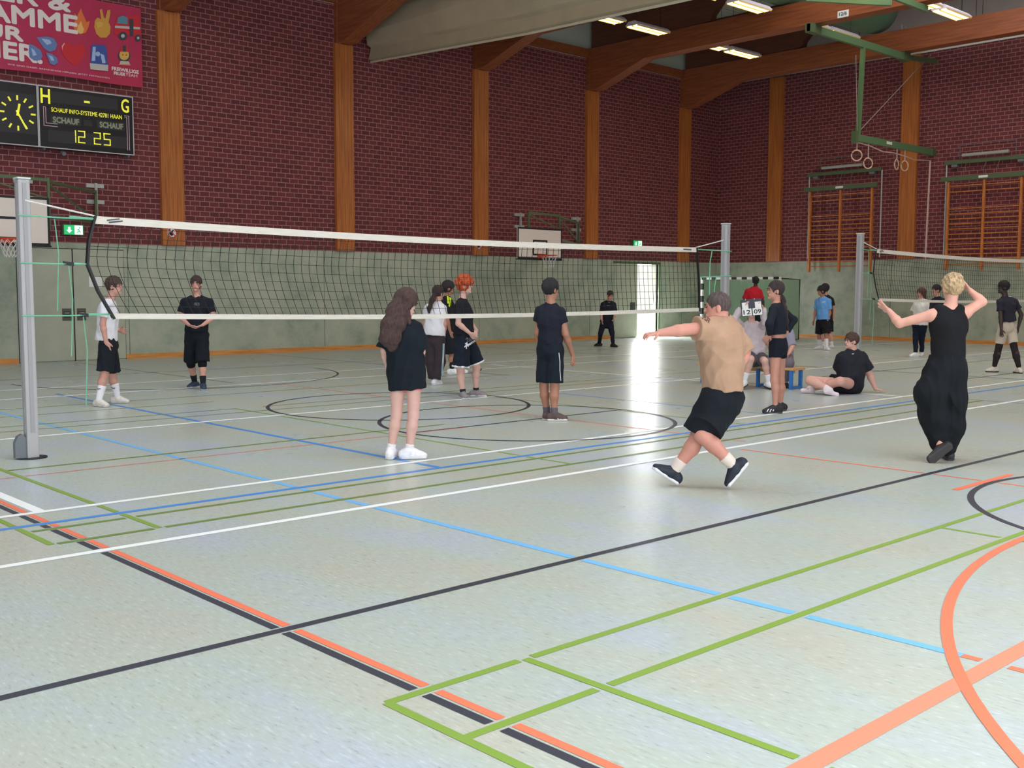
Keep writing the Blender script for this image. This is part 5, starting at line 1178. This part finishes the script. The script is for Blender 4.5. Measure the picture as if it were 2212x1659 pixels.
# prints, stripes and marks on the clothes: thin pieces laid on the cloth surface --------
from mathutils.bvhtree import BVHTree
_bvh = {}
def surf(o):
    if o.name not in _bvh:
        off = np.zeros(3); q = o
        while q is not None: off = off+np.array(q.location, float); q = q.parent
        _bvh[o.name] = BVHTree.FromPolygons([tuple(np.array(v.co)+off) for v in o.data.vertices], [tuple(p.vertices) for p in o.data.polygons])
    return _bvh[o.name]
def kids(t, name): return [c for c in t.children if c.name.split('.')[0] == name]
def hit(objs, x, y):
    r = ray(x, y); r = r/np.linalg.norm(r); best = None
    for o in objs:
        h = surf(o).ray_cast(Vector(CP), Vector(r))
        if h[0] is not None and (best is None or h[3] < best[1]): best = (np.array(h[0]), h[3], np.array(h[1]), o)
    return best
def mark(objs, strokes, wpx, name, mt):
    """strokes: list of px polylines painted on the surface facing the camera"""
    m = MB(); par = None
    for st_ in strokes:
        P = []
        for (x0, y0), (x1, y1) in zip(st_, st_[1:]):
            k = max(1, int(math.hypot(x1-x0, y1-y0)/3))
            P += [(x0+(x1-x0)*i/k, y0+(y1-y0)*i/k) for i in range(k)]
        P.append(st_[-1]); hp_ = []
        for x, y in P:
            h = hit(objs, x, y)
            if h is None: continue
            n = h[2] if h[2]@(h[0]-CP) < 0 else -h[2]; par = par or h[3]; hp_.append((h[0]+n*.004, n, h[1]))
        for (a, n, d0), (b, n2, d1) in zip(hp_, hp_[1:]):
            L = np.linalg.norm(b-a)
            if L < 1e-4 or L > .12: continue
            m.bar(a, b+(b-a)*.15, wpx*d0/FPX, .003, up=n)
    if m.v and par is not None: return m.build(name, mt, par)
MW = mat('mark_white', (226, 226, 232), .7); MK = mat('mark_black', (30, 30, 36), .7); MG = mat('mark_grey', (120, 124, 134), .7); MC = mat('mark_cyan', (150, 206, 226), .7)
PP = [o for o in bpy.data.objects if o.name.split('.')[0] == 'person' and o.parent is None]
PP.sort(key=lambda o: o.name)
def pk(i, *names): return [c for n in names for c in kids(PP[i], n)]
mark(pk(0, 'sock'), [[(210.5, 839), (213, 841), (217, 839.5)], [(241, 836.5), (244, 838.5), (248, 838)]], 1.4, 'swoosh', MK)
mark(pk(1, 'shirt'), [[(421, 655), (421, 659), (425, 659), (425, 655), (421, 655)], [(426, 655), (430, 655), (430, 659), (426, 659)]], 1.0, 'logo_print', MG)
mark(pk(3, 'track_pants'), [[(959, 742), (958, 770), (956, 800), (954, 822)]], 1.6, 'side_stripe', MW); mark(pk(3, 'track_pants'), [[(957, 742), (956, 770), (954, 800), (952, 822)]], 1.2, 'side_stripe', MC)
mark(pk(4, 'shirt'), [[(970, 636), (971, 646), (970, 662)], [(973, 640), (973, 660)], [(967, 640), (968, 655)]], 4.0, 'yellow_panel', mat('neon_yellow', (222, 250, 30), .7))
mark(pk(5, 'shorts'), [[(1003, 750), (1009, 743), (1005, 742), (1011, 748), (1008, 740), (1007, 753)], [(1010, 747), (1018, 742), (1026, 737)], [(1010, 745), (1019, 739), (1027, 733)]], 2.0, 'star_print', MW)
mark(pk(5, 'shorts'), [[(1006, 734), (1008, 730), (1011, 731), (1009, 737), (1013, 737), (1015, 730), (1017, 737), (1020, 731), (1023, 736)]], 1.3, 'script_print', MG)
mark(pk(6, 'shorts'), [[(1207, 762), (1209, 780), (1209, 800), (1211, 822)]], 1.6, 'side_stripe', MW)
mark(pk(6, 'shoe'), [[(1204, 903), (1208, 906), (1204, 909)], [(1208, 906), (1212, 905)]], 1.5, 'side_mark', MW)
mark(pk(7, 'shirt'), [[(1311, 660), (1318, 660.5)]], .9, 'logo_print', MG)
mark(pk(8, 'shirt'), [[(1517, 689), (1521, 684), (1524, 686), (1522, 690), (1526, 694)], [(1526, 692), (1529, 687), (1533, 690), (1530, 697)], [(1528, 692), (1531, 693)]], 1.8, 'sleeve_letter', mat('mark_brown', (104, 66, 62), .7))
mark(pk(12, 'shoe'), [[(1655, 892), (1660, 884)], [(1661, 893), (1666, 884)], [(1667, 894), (1671, 885)]], 2.0, 'side_stripe', MW)
mark(pk(13, 'shirt'), [[(1776, 653), (1782, 652)]], 1.2, 'logo_print', MW)
mark(pk(15, 'shirt'), [[(1840, 764.5), (1842, 765), (1844, 764)]], 1.2, 'logo_print', MW)
mark(pk(19, 'shirt'), [[(2178, 640), (2182, 638), (2184, 641)]], 1.4, 'logo_print', MW)
